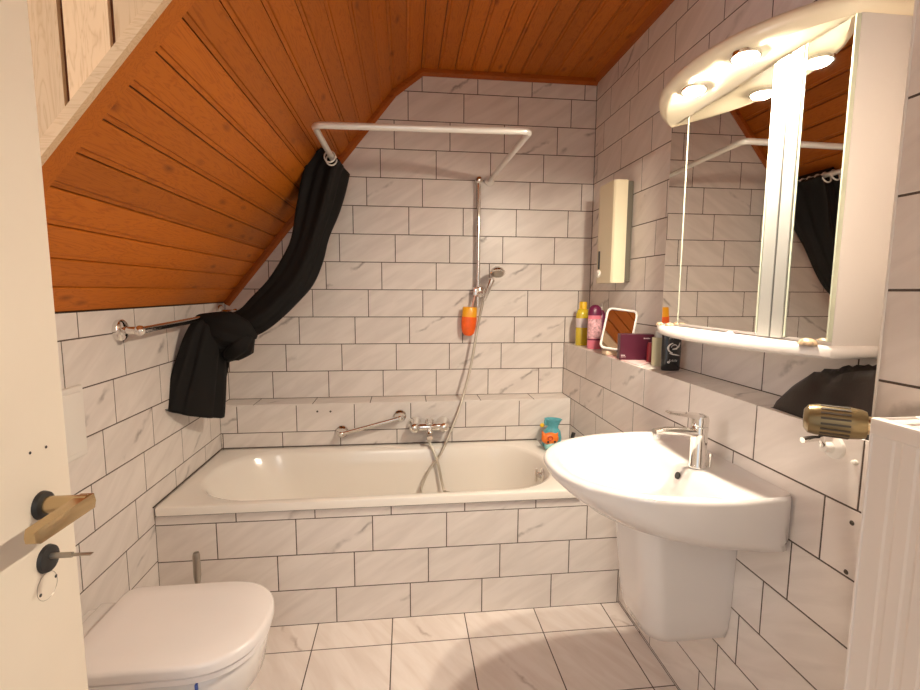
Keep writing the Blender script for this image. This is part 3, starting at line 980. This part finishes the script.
rings = [ring_b((xw, .19, 1.80, 1.66, .17), .728), ring_b((xw, .262, 1.78, 1.54, .235), side_z(.734, .752)), ring_b((xw, .268, 1.765, 1.455, .262), side_z(.737, .782)), ring_b((xw, .270, 1.757, 1.405, .276), side_z(.76, .815)),
         ring_b((xw, .271, 1.752, 1.373, .282), side_z(.81, .845)), ring_b((xw, .271, SX, SF + .002, HW), .864), ring_b((xw, .270, SX, SF + .003, HW - .002), .872), ring_b((xw, .267, SX, SF + .010, HW - .008), .877),
         ring_b((xw - .006, .262, SX, SF + .020, HW - .016), lambda p: .878 - .006 * dk(p)), ring_b((xw - .016, .250, SX, SF + .034, HW - .030), lambda p: .877 - .018 * dk(p)),
         ring_b((1.772, .228, 1.745, SF + .044, HW - .040), lambda p: .873 - .018 * dk(p)), ring_b((1.764, .215, 1.738, SF + .056, HW - .052), lambda p: .860 - .012 * dk(p)), ring_b((1.755, .195, 1.73, SF + .085, HW - .078), .825),
         ring_b((1.742, .165, 1.715, SF + .125, HW - .112), .795), ring_b((1.725, .12, 1.70, SF + .175, HW - .155), .774), ring_b((1.69, .05, 1.67, SF + .25, HW - .23), .764)]
mk('basin', loft(rings), M['ceramic'], wbn, smooth=60)
ovp = Vector((1.7565, -1.445, .832))
mk('overflow_hole', lathe([(0, 0), (.0105, 0), (.0105, .003), (0, .003)], (1.7535, -1.448, .829), (-.93, 0, .35)), M['black'], wbn, smooth=40)
mk('drain', lathe([(0, 0), (.024, 0), (.022, .004), (0, .005)], (1.64, SY, .763)), M['chrome'], wbn, smooth=40)
# half pedestal
def ped_ring(x0, hw, z, r=.06):
    hwb = hw
    pts = [(xw, 0), (xw, -hwb), (x0 + r, -hw)]
    pts += [(x0 + r - r * math.sin(t), -hw + r - r * math.cos(t)) for t in [math.pi / 2 * k / 8 for k in range(1, 9)]]
    pts += [(x0 + r - r * math.cos(t), hw - r + r * math.sin(t)) for t in [math.pi / 2 * k / 8 for k in range(0, 9)]]
    pts += [(xw, hwb)]
    return [Vector((p.x, SY + .035 + p.y, z)) for p in resample([(a, b, 0) for a, b in pts], 64)]
pd = [ped_ring(1.618, .127, .752), ped_ring(1.622, .125, .66), ped_ring(1.635, .121, .52), ped_ring(1.643, .118, .44), ped_ring(1.650, .112, .39), ped_ring(1.662, .100, .355), ped_ring(1.69, .075, .338)]
mk('basin_half_pedestal', loft(pd), M['ceramic'], org=(1.77, SY, .338), smooth=50, label='white ceramic half pedestal covering the trap under the washbasin', cat='pedestal')

# basin tap
tp = root('basin_tap', (1.825, -1.44, .877), 'chrome single-lever tap on the washbasin', 'tap')
tb0 = Vector((1.806, -1.457, .8585))
mk('tap_body', lathe([(0, 0), (.025, 0), (.025, .004), (.0225, .008), (.0225, .098), (.024, .118), (.0225, .121), (0, .121)], tb0), M['chrome'], tp, smooth=35)
sp = [tb0 + Vector((0, 0, .098)), tb0 + Vector((-.05, 0, .106)), tb0 + Vector((-.105, 0, .110)), tb0 + Vector((-.138, 0, .108))]
rg = []
for k, p in enumerate(spline(sp, 5)):
    w_, h_ = .019 - .0003 * k, .015 - .0005 * k
    rg.append([p + Vector((0, w_ * math.cos(t), h_ * math.sin(t))) for t in [2 * math.pi * i / 16 for i in range(16)]])
mk('spout', loft(rg), M['chrome'], tp, smooth=40)
mk('aerator', lathe([(0, 0), (.011, 0), (.011, .014), (0, .014)], tb0 + Vector((-.128, 0, .090))), M['chrome'], tp, smooth=40)
mk('lever', merge(lathe([(0, .122), (.0235, .122), (.0245, .138), (.022, .150), (.012, .155), (0, .156)], tb0),
                  loft([[tb0 + Vector((x, s * w_, z)) for s, z in ((-1, z0), (1, z0), (1, z1), (-1, z1))] for x, w_, z0, z1 in ((.0, .019, .138, .155), (-.05, .0165, .151, .160), (-.10, .012, .161, .166))])), M['chrome'], tp, smooth=35)
mk('pop_up_rod', merge(lathe([(0, 0), (.003, 0), (.003, .03), (.006, .032), (.006, .04), (0, .042)], tb0 + Vector((.032, -.01, 0)))), M['chrome'], tp, smooth=40)

# ------------------------------------------------------------------ water heater
he = root('water_heater', (XR, -.39, 1.405), 'cream instantaneous water heater with display slot on the right wall', 'water heater')
mk('back_plate', rbox(2.006, XR - .0005, -.498, -.277, 1.41, 1.88, .003), M['heaterdark'], he)
hpoly = [(2.010, -.502), (1.952, -.498), (1.945, -.490), (1.945, -.335), (1.962, -.278), (2.010, -.272)]
mk('housing', prism(hpoly, 'z', 1.405, 1.885), M['heater'], he)
mk('display_slot', rbox(1.9425, 1.9455, -.357, -.338, 1.475, 1.565, .001), M['black'], he)
mk('knob', lathe([(0, 0), (.019, 0), (.018, .012), (.008, .014), (0, .014)], (1.946, -.352, 1.452), (-1, 0, 0)), M['white'], he, smooth=40)

# ------------------------------------------------------------------ mirror cabinet
CY0, CY1 = -1.765, -1.06
mcb = root('mirror_cabinet', (XR, -1.41, 1.215), 'white mirror cabinet with bowed shelf and lit canopy above the washbasin', 'cabinet')
mk('body', rbox(1.899, XR - .0005, CY0, CY1, 1.24, 1.934, .003), M['cab'], mcb, smooth=40)
XM = 1.890
mk('mirror_panel', box(XM + .004, 1.899, -1.175, -1.066, 1.25, 1.93), M['mirror'], mcb)
d1 = mk('mirror_door', box(XM - .001, 1.8985, -1.543, -1.178, 1.256, 1.928), M['mirror'], mcb)
for a, b in ((-1.178, -1.1745), (-1.548, -1.543)):
    mk('door_edge', box(XM - .002, 1.8985, a, b, 1.256, 1.928), M['glassedge'], d1)
d2 = mk('mirror_door', box(XM - .001, 1.8985, -1.761, -1.644, 1.256, 1.928), M['mirror'], mcb)
for a, b in ((-1.765, -1.761), (-1.644, -1.639)):
    mk('door_edge', box(XM - .002, 1.8985, a, b, 1.254, 1.93), M['glassedge'], d2)
for a, b in ((-1.594, -1.552), (-1.636, -1.599)):
    mk('stile', rbox(XM - .004, 1.8985, a, b, 1.25, 1.93, .002), M['stile'], mcb)
def bow(x_end, sag, y0, y1, n=24, ex=1.0):
    cy, h = (y0 + y1) / 2, (y1 - y0) / 2
    return [(x_end - sag * max(0, 1 - abs((y0 + (y1 - y0) * k / n - cy) / h) ** 2.3) ** ex, y0 + (y1 - y0) * k / n) for k in range(n + 1)]
def bow_ring(sag, inset, z, y0, y1, x_end=1.888):
    pts = [(XR - .001, y0 + inset)] + bow(x_end + inset, sag, y0 + inset, y1 - inset) + [(XR - .001, y1 - inset)]
    return [(a, b, z) for a, b in pts]
mk('shelf', loft([bow_ring(.088, .006, 1.216, -1.775, -1.045), bow_ring(.09, 0, 1.222, -1.775, -1.045), bow_ring(.09, 0, 1.238, -1.775, -1.045), bow_ring(.088, .006, 1.245, -1.775, -1.045)]), M['cab'], mcb, smooth=50)
cn = mk('canopy', loft([bow_ring(.146, .016, 1.936, -1.775, -1.045), bow_ring(.150, .012, 1.933, -1.775, -1.045), bow_ring(.163, .002, 1.945, -1.775, -1.045), bow_ring(.165, 0, 1.965, -1.775, -1.045),
                        bow_ring(.160, .008, 1.980, -1.775, -1.045), bow_ring(.145, .03, 1.988, -1.775, -1.045)]), M['canopy'], mcb, smooth=60)
for lx, ly in ((1.784, -1.368), (1.792, -1.566)):
    mk('lamp_ring', lathe([(.034, .004), (.034, -.006), (.029, -.006), (.029, .004)], (lx, ly, 1.934)), M['chrome'], cn, smooth=40)
    mk('lamp_lens', lathe([(0, .004), (.0285, .004), (.0283, -.001), (.026, -.0055), (.020, -.0090), (.011, -.0110), (0, -.0116)], (lx, ly, 1.930)), M['lens'], cn, smooth=60)

# shells on the cabinet shelf
def shell(pt, r, mat, lab):
    ribs = []
    n = 24
    rings = []
    for k in range(7):
        a = math.pi / 2 * k / 6
        rings.append([(pt[0] + r * math.cos(a) * (1 + .10 * (i % 2)) * math.cos(2 * math.pi * i / n), pt[1] + r * 1.25 * math.cos(a) * (1 + .10 * (i % 2)) * math.sin(2 * math.pi * i / n), pt[2] + r * .95 * math.sin(a) + .0002) for i in range(n)])
    mk('seashell', loft(rings), mat, smooth=30, label=lab, cat='shell', group='shells on the cabinet shelf')
shell((1.868, -1.735, 1.245), .016, M['shell'], 'largest ribbed shell at the end of the cabinet shelf')
shell((1.87, -1.47, 1.245), .009, M['paper'], 'small pale shell at the middle of the cabinet shelf')
shell((1.862, -1.11, 1.245), .012, M['shell'], 'brown shell near the rounded far end of the cabinet shelf, beside another')
shell((1.866, -1.165, 1.245), .013, M['shell'], 'brown shell in front of the narrow mirror panel on the cabinet shelf')

# ------------------------------------------------------------------ things on the tiled shelf
yb = root('yellow_bottle', (1.948, -.14, ZB), 'clear bottle with yellow liquid and yellow cap in the shelf corner', 'bottle')
mk('bottle_body', oval([(0, 0), (.036, 0), (.038, .006), (.038, .17), (.03, .195), (.019, .205), (0, .206)], (1.948, -.14, ZB + .0005), (0, 0, 1), .75), M['yellow'], yb, smooth=40)
mk('cap', lathe([(0, .203), (.021, .203), (.021, .238), (.018, .242), (0, .242)], (1.948, -.14, ZB)), M['yellowcap'], yb, smooth=40)
mk('label_band', oval([(.0385, .10), (.0387, .101), (.0387, .15), (.0385, .151)], (1.948, -.14, ZB), (0, 0, 1), .75), M['greytext'], yb, smooth=40)
pb = root('pink_bottle', (1.953, -.30, ZB), 'pink bottle with dark berry cap beside the yellow bottle', 'bottle')
mk('bottle_body', oval([(0, 0), (.034, 0), (.036, .006), (.036, .165), (.034, .178), (0, .179)], (1.953, -.30, ZB + .0005), (0, 0, 1), .8), M['pink'], pb, smooth=40)
mk('print', oval([(.0365, .055), (.0367, .056), (.0367, .155), (.0365, .156)], (1.953, -.30, ZB), (0, 0, 1), .8), M['pinklabel'], pb, smooth=40)
mk('base_line', oval([(.0365, .046), (.0368, .047), (.0368, .051), (.0365, .052)], (1.953, -.30, ZB), (0, 0, 1), .8), M['berry'], pb, smooth=40)
mk('cap', oval([(0, .176), (.038, .176), (.0375, .19), (.03, .215), (.016, .228), (0, .231)], (1.953, -.30, ZB), (0, 0, 1), .8), M['berry'], pb, smooth=40)
wp = root('pump_bottle', (2.01, -.29, ZB), 'slim bottle with pale pump top behind the pink bottle', 'bottle')
mk('bottle_body', lathe([(0, 0), (.02, 0), (.02, .18), (.008, .2), (0, .2)], (2.012, -.245, ZB + .0005)), M['berry'], wp, smooth=40)
mk('pump_top', lathe([(0, .2), (.009, .2), (.009, .235), (.007, .24), (0, .24)], (2.012, -.245, ZB)), M['white'], wp, smooth=40)
bk = root('black_jar', (2.0, -.40, ZB), 'small black jar half hidden behind the standing mirror', 'jar')
mk('jar_body', lathe([(0, 0), (.026, 0), (.027, .01), (.027, .15), (.022, .165), (0, .165)], (2.008, -.435, ZB + .0005)), M['gel'], bk, smooth=40)
mk('jar_lid', lathe([(0, .165), (.022, .165), (.022, .19), (0, .19)], (2.008, -.435, ZB)), M['black'], bk, smooth=40)
# standing vanity mirror, leaning back
vm = root('vanity_mirror', (1.96, -.55, ZB), 'small white framed vanity mirror leaning on the tiled shelf', 'mirror')
def tilted(geo, o, rz, rx, ry=0):
    R = Matrix.Rotation(rz, 3, 'Z') @ Matrix.Rotation(rx, 3, 'X') @ Matrix.Rotation(ry, 3, 'Y')
    return [Vector(o) + R @ Vector(v) for v in geo[0]], geo[1]
def rrect_xz(w, h, r, y, n=6):
    out = []
    for cx, cz, a in ((w / 2 - r, h / 2 - r, 0), (-w / 2 + r, h / 2 - r, 90), (-w / 2 + r, -h / 2 + r, 180), (w / 2 - r, -h / 2 + r, 270)):
        for k in range(n + 1):
            t = math.radians(a + 90 * k / n)
            out.append((cx + r * math.cos(t), y, cz + r * math.sin(t)))
    return out
vo_, vr = (1.955, -.585, ZB + .122), (-0.50, math.radians(-24), math.radians(7))
fr = [rrect_xz(.140, .205, .024, .008), rrect_xz(.142, .207, .025, 0), rrect_xz(.142, .207, .025, -.006), rrect_xz(.136, .201, .022, -.009), rrect_xz(.124, .189, .017, -.009), rrect_xz(.122, .187, .016, -.002)]
mk('frame', tilted(loft(fr, True, False), vo_, *vr), M['white'], vm, smooth=40)
mk('mirror_glass', tilted(loft([rrect_xz(.1235, .1885, .016, 0), rrect_xz(.1235, .1885, .016, -.004)]), vo_, *vr), M['mirror'], vm)
mk('foot_tray', rbox(1.893, 1.995, -.60, -.535, ZB + .0005, ZB + .026, .01), simple('peach_tray', (.78, .60, .42), .4), vm, smooth=40)
mk('rear_leg', tube([(2.015, -.60, ZB + .006), (2.0, -.56, ZB + .14)], .006, 8), M['brassy'], vm, smooth=40)
# pink sheet, burgundy box
mk('pink_sheet', prism([(1.8955, -.60), (2.02, -.62), (2.015, -.80), (1.90, -.905)], 'z', ZB + .0006, ZB + .004), M['paper'], label='pink paper sheet lying under the burgundy box', cat='paper')
bxr = root('burgundy_box', (1.965, -.72, ZB + .0045), 'burgundy cardboard box with small pale print on the tiled shelf', 'box')
def rotz(geo, o, a):
    R = Matrix.Rotation(a, 3, 'Z')
    return [Vector(o) + R @ Vector(v) for v in geo[0]], geo[1]
bo, ba = (1.963, -.735, ZB + .0045), math.radians(-9)
mk('carton', rotz(rbox(-.071, .071, -.022, .022, 0, .112, .0015, 2), bo, ba), M['box'], bxr)
mk('carton_side', rotz(box(.0712, .0716, -.0205, .0205, .002, .11), bo, ba), M['boxside'], bxr)
for x0, x1, z0, z1 in ((.028, .034, .092, .0965), (.036, .041, .092, .0955), (.043, .049, .092, .0965), (.051, .055, .092, .0955), (-.066, -.062, .018, .0215), (-.0605, -.0555, .018, .0215), (-.054, -.049, .018, .0215), (-.066, -.045, .012, .0135)):
    mk('print', rotz(box(x0, x1, -.0226, -.0222, z0, z1), bo, ba), M['greytext'], bxr)
mk('red_tube', oval([(0, 0), (.016, 0), (.016, .07), (.012, .085), (0, .085)], (1.995, -.81, ZB + .0005), (0, 0, 1), .8), M['red'], smooth=40, label='short dark red tube standing behind the burgundy box', cat='tube')
tu = root('pale_tube', (1.985, -.885, ZB), 'pale green squeeze tube with clear cap beside the black bottle', 'tube')
def flat_tube(o, z0, z1, w0, d0, w1, d1):
    return loft([[(o[0] + (w0 * (1 - f) + w1 * f) * math.cos(t), o[1] + (d0 * (1 - f) + d1 * f) * math.sin(t), z0 + (z1 - z0) * f) for t in [2 * math.pi * i / 20 for i in range(20)]] for f in (0, .3, .6, 1)])
mk('tube_body', flat_tube((1.985, -.885), ZB + .0005, ZB + .115, .024, .018, .026, .016), M['tube'], tu, smooth=50)
mk('tube_cap', lathe([(0, .115), (.017, .115), (.016, .145), (0, .146)], (1.99, -.885, ZB)), simple('clear_cap', (.62, .64, .62), .15, coat=.5), tu, smooth=40)
sg = root('black_shower_gel', (1.975, -1.0, ZB), 'black shower gel bottle with white print standing near the cabinet shelf', 'bottle')
sgc = (1.972, -1.005, ZB + .0005)
mk('bottle_body', oval([(0, 0), (.034, 0), (.037, .006), (.038, .06), (.038, .135), (.033, .155), (.026, .162), (0, .163)], sgc, (0, 0, 1), .55, 32), M['gel'], sg, smooth=40)
mk('cap', oval([(0, .163), (.027, .163), (.027, .185), (.024, .19), (0, .19)], sgc, (0, 0, 1), .6, 32), M['black'], sg, smooth=40)
def stroke(pts, w):
    P2 = [Vector((a, b)) for a, b in pts]
    L1, R1 = [], []
    for i, p in enumerate(P2):
        t = (P2[min(i + 1, len(P2) - 1)] - P2[max(i - 1, 0)]).normalized()
        n = Vector((-t.y, t.x)) * (w * (1 - .6 * abs(2 * i / (len(P2) - 1) - 1)))
        L1.append(p + n); R1.append(p - n)
    def m(q):   # onto the bottle front
        y = -.55 * math.sqrt(max(.038 ** 2 - q.x ** 2, 1e-6)) - .0012
        return Vector((sgc[0] + q.x, sgc[1] + y, ZB + q.y))
    V = [m(q) for q in L1] + [m(q) for q in R1]
    n = len(P2)
    return V, [(i, i + 1, n + i + 1, n + i) for i in range(n - 1)]
arc = lambda cx, cz, r, a0, a1, n=12: [(cx + r * math.cos(math.radians(a0 + (a1 - a0) * k / n)), cz + r * .9 * math.sin(math.radians(a0 + (a1 - a0) * k / n))) for k in range(n + 1)]
geo = [stroke(arc(-.002, .088, .021, 100, 260), .0035), stroke([(.024, .108), (.018, .094), (.008, .086), (-.008, .083)], .0045), stroke([(-.018, .068), (-.004, .064), (.010, .062), (.024, .058)], .003), stroke(arc(.0, .09, .012, 0, 180), .002)]
for k in range(6):
    geo.append(stroke([(-.019 + k * .0068, .122 + (k % 2) * .001), (-.0172 + k * .0068, .131)], .0022))
    geo.append(stroke([(-.017 + k * .0056, .036), (-.0155 + k * .0056, .045 - (k % 2) * .0015)], .002))
geo.append(stroke(arc(-.019, .034, .003, 0, 350), .002))
mk('white_print', merge(*geo), M['white'], sg)

# black bag heaped at the end of the shelf
def bag_geo():
    """heap of cloth: height field over the shelf, folds from a few ridges and noise"""
    from mathutils import noise
    NU, NV = 14, 44
    x0, x1, y0, y1 = 1.8965, 2.036, -1.992, -1.590
    def top(u, v):       # u across the shelf, v along it (0 near the pier)
        hv = .135 * min(1, (1 - v) / .42) ** .42 * (1 - .06 * math.cos(9 * v))
        edge = min(1, u / .22) ** .5 * min(1, (1 - u) / .10) ** .5
        r = noise.noise(Vector((u * 2.2, v * 5.5 + u * 1.5, 3.1)))
        fold = .022 * (1 - abs(math.sin(7.5 * v + 3.2 * u + 1.5 * r))) + .012 * r
        return max(.0, (hv + fold - .012) * edge)
    V, F = [], []
    for j in range(NV + 1):
        for i in range(NU + 1):
            u, v = i / NU, j / NV
            x = x0 + (x1 - x0) * u
            pull = .10 * v * v
            x = x + (x1 - x) * pull if u < .5 else x
            V.append((x, y0 + (y1 - y0) * v, ZB + .001 + top(u, v)))
    for j in range(NV + 1):
        for i in range(NU + 1):
            a = V[j * (NU + 1) + i]
            V.append((a[0], a[1], ZB + .0006))
    m = (NU + 1) * (NV + 1)
    for j in range(NV):
        for i in range(NU):
            k = j * (NU + 1) + i
            F.append((k, k + 1, k + NU + 2, k + NU + 1))
            F.append((m + k, m + k + NU + 1, m + k + NU + 2, m + k + 1))
    rim = [i for i in range(NU)] + [j * (NU + 1) + NU for j in range(NV)] + [NV * (NU + 1) + NU - i for i in range(NU)] + [(NV - j) * (NU + 1) for j in range(NV)]
    for a, b in zip(rim, rim[1:] + rim[:1]):
        F.append((a, m + a, m + b, b))
    return V, F
mk('black_pouch', bag_geo(), M['bag'], smooth=70, label='crumpled black fabric pouch lying on the tiled shelf beneath the mirror cabinet', cat='bag')

# ------------------------------------------------------------------ bath toys in the corner
tyb = root('turquoise_toy_jug', (1.76, -.24, ZRIM), 'turquoise toy with flared top standing in the bath corner', 'toy')
tz = ZRIM - .0055
mk('toy_body', oval([(0, 0), (.048, 0), (.052, .012), (.053, .05), (.045, .085), (.032, .10), (.028, .108), (.04, .135), (.05, .150), (.044, .148), (.02, .115), (0, .112)], (1.752, -.25, tz), (0.05, 0, 1), .75), M['blue'], tyb, smooth=50)
mk('toy_ear', merge(ell((1.722, -.25, tz + .135), .014, .008, .022)), M['blue'], tyb, smooth=50)
mk('toy_star', ell((1.70, -.245, tz + .115), .012, .007, .012), M['yellowcap'], tyb, smooth=50)
tyo = root('orange_toy', (1.715, -.34, ZRIM), 'small orange toy with dark eyes on a pale turquoise base in the bath corner', 'toy')
mk('toy_body', ell((1.718, -.345, ZRIM + .001 + .025), .034, .026, .026), M['paleblue'], tyo, smooth=50)
mk('toy_head', merge(ell((1.714, -.347, ZRIM + .001 + .066), .047, .024, .032), lathe([(0, 0), (.014, 0), (0, .03)], (1.682, -.347, ZRIM + .001 + .083), (-.5, 0, 1), 12), lathe([(0, 0), (.013, 0), (0, .022)], (1.745, -.347, ZRIM + .001 + .08), (.7, 0, 1), 12)), M['toyorange'], tyo, smooth=50)
mk('toy_snout', tube([(1.708 + .012 * math.cos(t), -.371, ZRIM + .001 + .074 + .011 * math.sin(t)) for t in [2 * math.pi * k / 14 for k in range(14)]], .0035, 6, True), simple('toy_red', (.55, .06, .01), .4), tyo, smooth=50)
for dx in (-.012, .024):
    mk('toy_eye', ell((1.710 + dx, -.368, ZRIM + .001 + .054), .006, .005, .006, 10, 8), M['black'], tyo, smooth=50)
dbt = root('dark_flacon', (1.84, -.30, ZRIM), 'tiny dark red flacon standing beside the bath toys', 'bottle')
mk('flacon_body', oval([(0, 0), (.016, 0), (.016, .045), (.008, .055), (0, .055)], (1.842, -.29, tz), (.25, 0, 1), .8), M['berry'], dbt, smooth=40)
mk('flacon_cap', lathe([(0, .052), (.010, .052), (.010, .085), (0, .086)], (1.842, -.29, tz), (.25, 0, 1)), M['black'], dbt, smooth=40)

# ------------------------------------------------------------------ radiator and valve
rd = root('radiator', (1.71, -2.4, .12), 'white ribbed panel radiator mounted on the tiled pier', 'radiator')
RX, RY1, RY0, RZ0, RZ1 = 1.668, -2.081, -2.675, .12, 1.175
pts = []
y = RY1 - .016
prof = []
while y > RY0 + .02:
    prof += [(RX, y), (RX, y - .017), (RX + .0014, y - .021), (RX + .0014, y - .029)]
    y -= .033
front = [(a, b) for a, b in prof]
polyf = front + [(RX + .012, RY0), (RX + .012, RY1)]
mk('front_panel', prism([(RX, RY1 - .004)] + front + [(RX, RY0), (RX + .01, RY0), (RX + .01, RY1 - .004)], 'z', RZ0 + .02, RZ1 - .022), M['rad'], rd)
mk('top_cover', merge(rbox(RX - .003, RX + .012, RY0, RY1, RZ1 - .026, RZ1, .003), rbox(RX + .070, RX + .084, RY0, RY1, RZ1 - .026, RZ1, .003), box(RX + .01, RX + .072, RY0, RY1, RZ1 - .008, RZ1 - .004)), M['rad'], rd, smooth=40)
for i in range(8):
    mk('grille_bar', box(RX + .012, RX + .070, RY1 - .03 - i * .075 - .006, RY1 - .03 - i * .075, RZ1 - .005, RZ1 - .001), M['rad'], rd)
mk('side_cover', rbox(RX - .003, RX + .084, RY1 - .004, RY1 + .0, RZ0, RZ1 - .001, .0015), M['rad'], rd, smooth=40)
mk('rear_panel', box(RX + .074, RX + .084, RY0, RY1 - .004, RZ0 + .02, RZ1 - .02), M['rad'], rd)
tv = root('radiator_thermostat', (1.70, -2.02, 1.09), 'bronze coloured slotted thermostat head at the end of the radiator', 'thermostat')
ta = Vector((1.742, -2.045, 1.145))
tax = Vector((-.75, .62, .0)).normalized()
mk('valve_body', merge(lathe([(0, 0), (.015, 0), (.015, .03), (.019, .032), (.019, .045), (0, .045)], ta + tax * -.0, tax), tube([ta + tax * .015, ta + tax * .015 + Vector((0.0, -.045, 0))], .011, 10)), M['brassy'], tv, smooth=40)
hd_ = mk('thermostat_head', lathe([(0, .030), (.022, .030), (.0245, .036), (.0265, .05), (.0265, .095), (.024, .108), (.016, .114), (0, .115)], ta, tax, 32), M['trv'], tv, smooth=35)
u_, v_, a_ = basis(tax)
for i in range(18):
    t = 2 * math.pi * i / 18
    d = u_ * math.cos(t) + v_ * math.sin(t)
    e = a_.cross(d)
    c0 = ta + a_ * .052 + d * .0262
    c1 = ta + a_ * .092 + d * .0262
    V = [c + e * s * .0017 + d * h for c in (c0, c1) for s in (-1, 1) for h in (0, .0012)]
    mk('slot', (V, [(0, 1, 3, 2), (4, 6, 7, 5), (0, 2, 6, 4), (1, 5, 7, 3), (0, 4, 5, 1), (2, 3, 7, 6)]), M['trvdark'], hd_)
wh = root('wall_hook', (XB, -1.80, 1.02), 'small metal stop tap with round wall plate below the black pouch', 'wall tap')
hk = un(835, 447, 'x', XB)
mk('wall_plate', lathe([(0, 0), (.026, 0), (.024, .006), (.012, .012), (.010, .03), (0, .032)], (XB, hk.y, hk.z), (-1, 0, 0)), M['white'], wh, smooth=40)
mk('handle_pin', merge(tube([(XB - .028, hk.y, hk.z + .004), (XB - .034, hk.y + .002, hk.z + .02), (XB - .06, hk.y - .004, hk.z + .022), (XB - .085, hk.y - .006, hk.z + .02)], .0065, 10)), M['chrome'], wh, smooth=40)
for px, py, lab in ((852, 523, 'small dark wall plug in a tile beside the radiator'), (846, 572, 'small dark wall plug in a joint beside the radiator')):
    p = un(px, py, 'x', XB)
    mk('wall_plug', lathe([(0, 0), (.0055, 0), (.004, .002), (0, .0025)], (XB, p.y, p.z), (-1, 0, 0), 12), M['trvdark'], smooth=40, label=lab, cat='wall plug')
p = un(856, 463, 'x', XB)
mk('wall_plug', lathe([(0, 0), (.006, 0), (.005, .008), (0, .010)], (XB, p.y, p.z), (-1, 0, 0.3), 12), M['white'], smooth=40, label='small white wall plug just below the thermostat head', cat='wall plug')
for px in (317.3, 330.5):
    p = un(px, 411.5, 'y', YA)
    mk('wall_plug', lathe([(0, 0), (.0055, 0), (.004, .001), (0, .0012)], (p.x, YA, p.z), (0, -1, 0), 12), M['trvdark'], smooth=40, label='small dark drill hole plug in the low tiled wall above the slanting grab bar', cat='wall plug', group='plugs above the grab bar')

# ------------------------------------------------------------------ door
DX, DY1, DY0 = .441, -1.925, -2.80
dr = root('door_1', (DX - .02, DY0, 0.008), 'cream painted door standing open with champagne lever handle', 'door')
del dr['category']
dr['kind'] = 'structure'
mk('door_leaf', rbox(DX - .04, DX, DY0, DY1, .008, 2.02, .0025, 2), M['door'], dr, smooth=40)
hp_ = Vector((DX, -1.987, 1.050))
hn = mk('door_handle', merge(tube([hp_ + Vector((.004, 0, 0)), hp_ + Vector((.062, 0, 0))], .0125, 16),
                             loft([[hp_ + Vector((.056 + a, yy, b)) for a, b in ((-.009 * s, -.011 * s), (.009 * s, -.011 * s), (.011 * s, 0), (.009 * s, .011 * s), (-.009 * s, .011 * s), (-.011 * s, 0))] for yy, s in ((.013, .7), (.010, 1), (-.096, .92), (-.102, .6))])), M['brassy'], dr, smooth=35)
mk('handle_rosette', lathe([(0, 0), (.0205, 0), (.019, .006), (.012, .008), (0, .008)], hp_, (1, 0, 0)), M['black'], dr, smooth=40)
kp = Vector((DX, -1.987, .968))
mk('key_rosette', lathe([(0, 0), (.0205, 0), (.019, .005), (.010, .006), (0, .006)], kp, (1, 0, 0)), M['black'], dr, smooth=40)
mk('key', merge(tube([kp + Vector((.004, 0, .004)), kp + Vector((.035, 0, .004))], .0042, 8), rbox(kp.x + .033, kp.x + .062, kp.y - .004, kp.y + .004, kp.z + .0028, kp.z + .0048, .0008)), M['steel'], dr, smooth=40)
mk('rosette_mark', tube([(DX + .0002, kp.y - .004 + .020 * math.cos(t), kp.z - .040 + .020 * math.sin(t)) for t in [2 * math.pi * k / 24 for k in range(24)]], .0004, 4, True), M['steel'], dr)
for dy, dz in ((-.018, -.046), (.014, -.036)):
    mk('screw_hole', lathe([(0, 0), (.0026, 0), (.0026, .0004), (0, .0005)], (DX, kp.y + dy, kp.z + dz), (1, 0, 0), 10), M['black'], dr)
for px, py in ((30, 453), (46, 447)):
    p = un(px, py, 'x', DX)
    mk('screw_hole', lathe([(0, 0), (.0022, 0), (.0022, .0004), (0, .0005)], (DX, p.y, p.z), (1, 0, 0), 10), M['black'], dr)
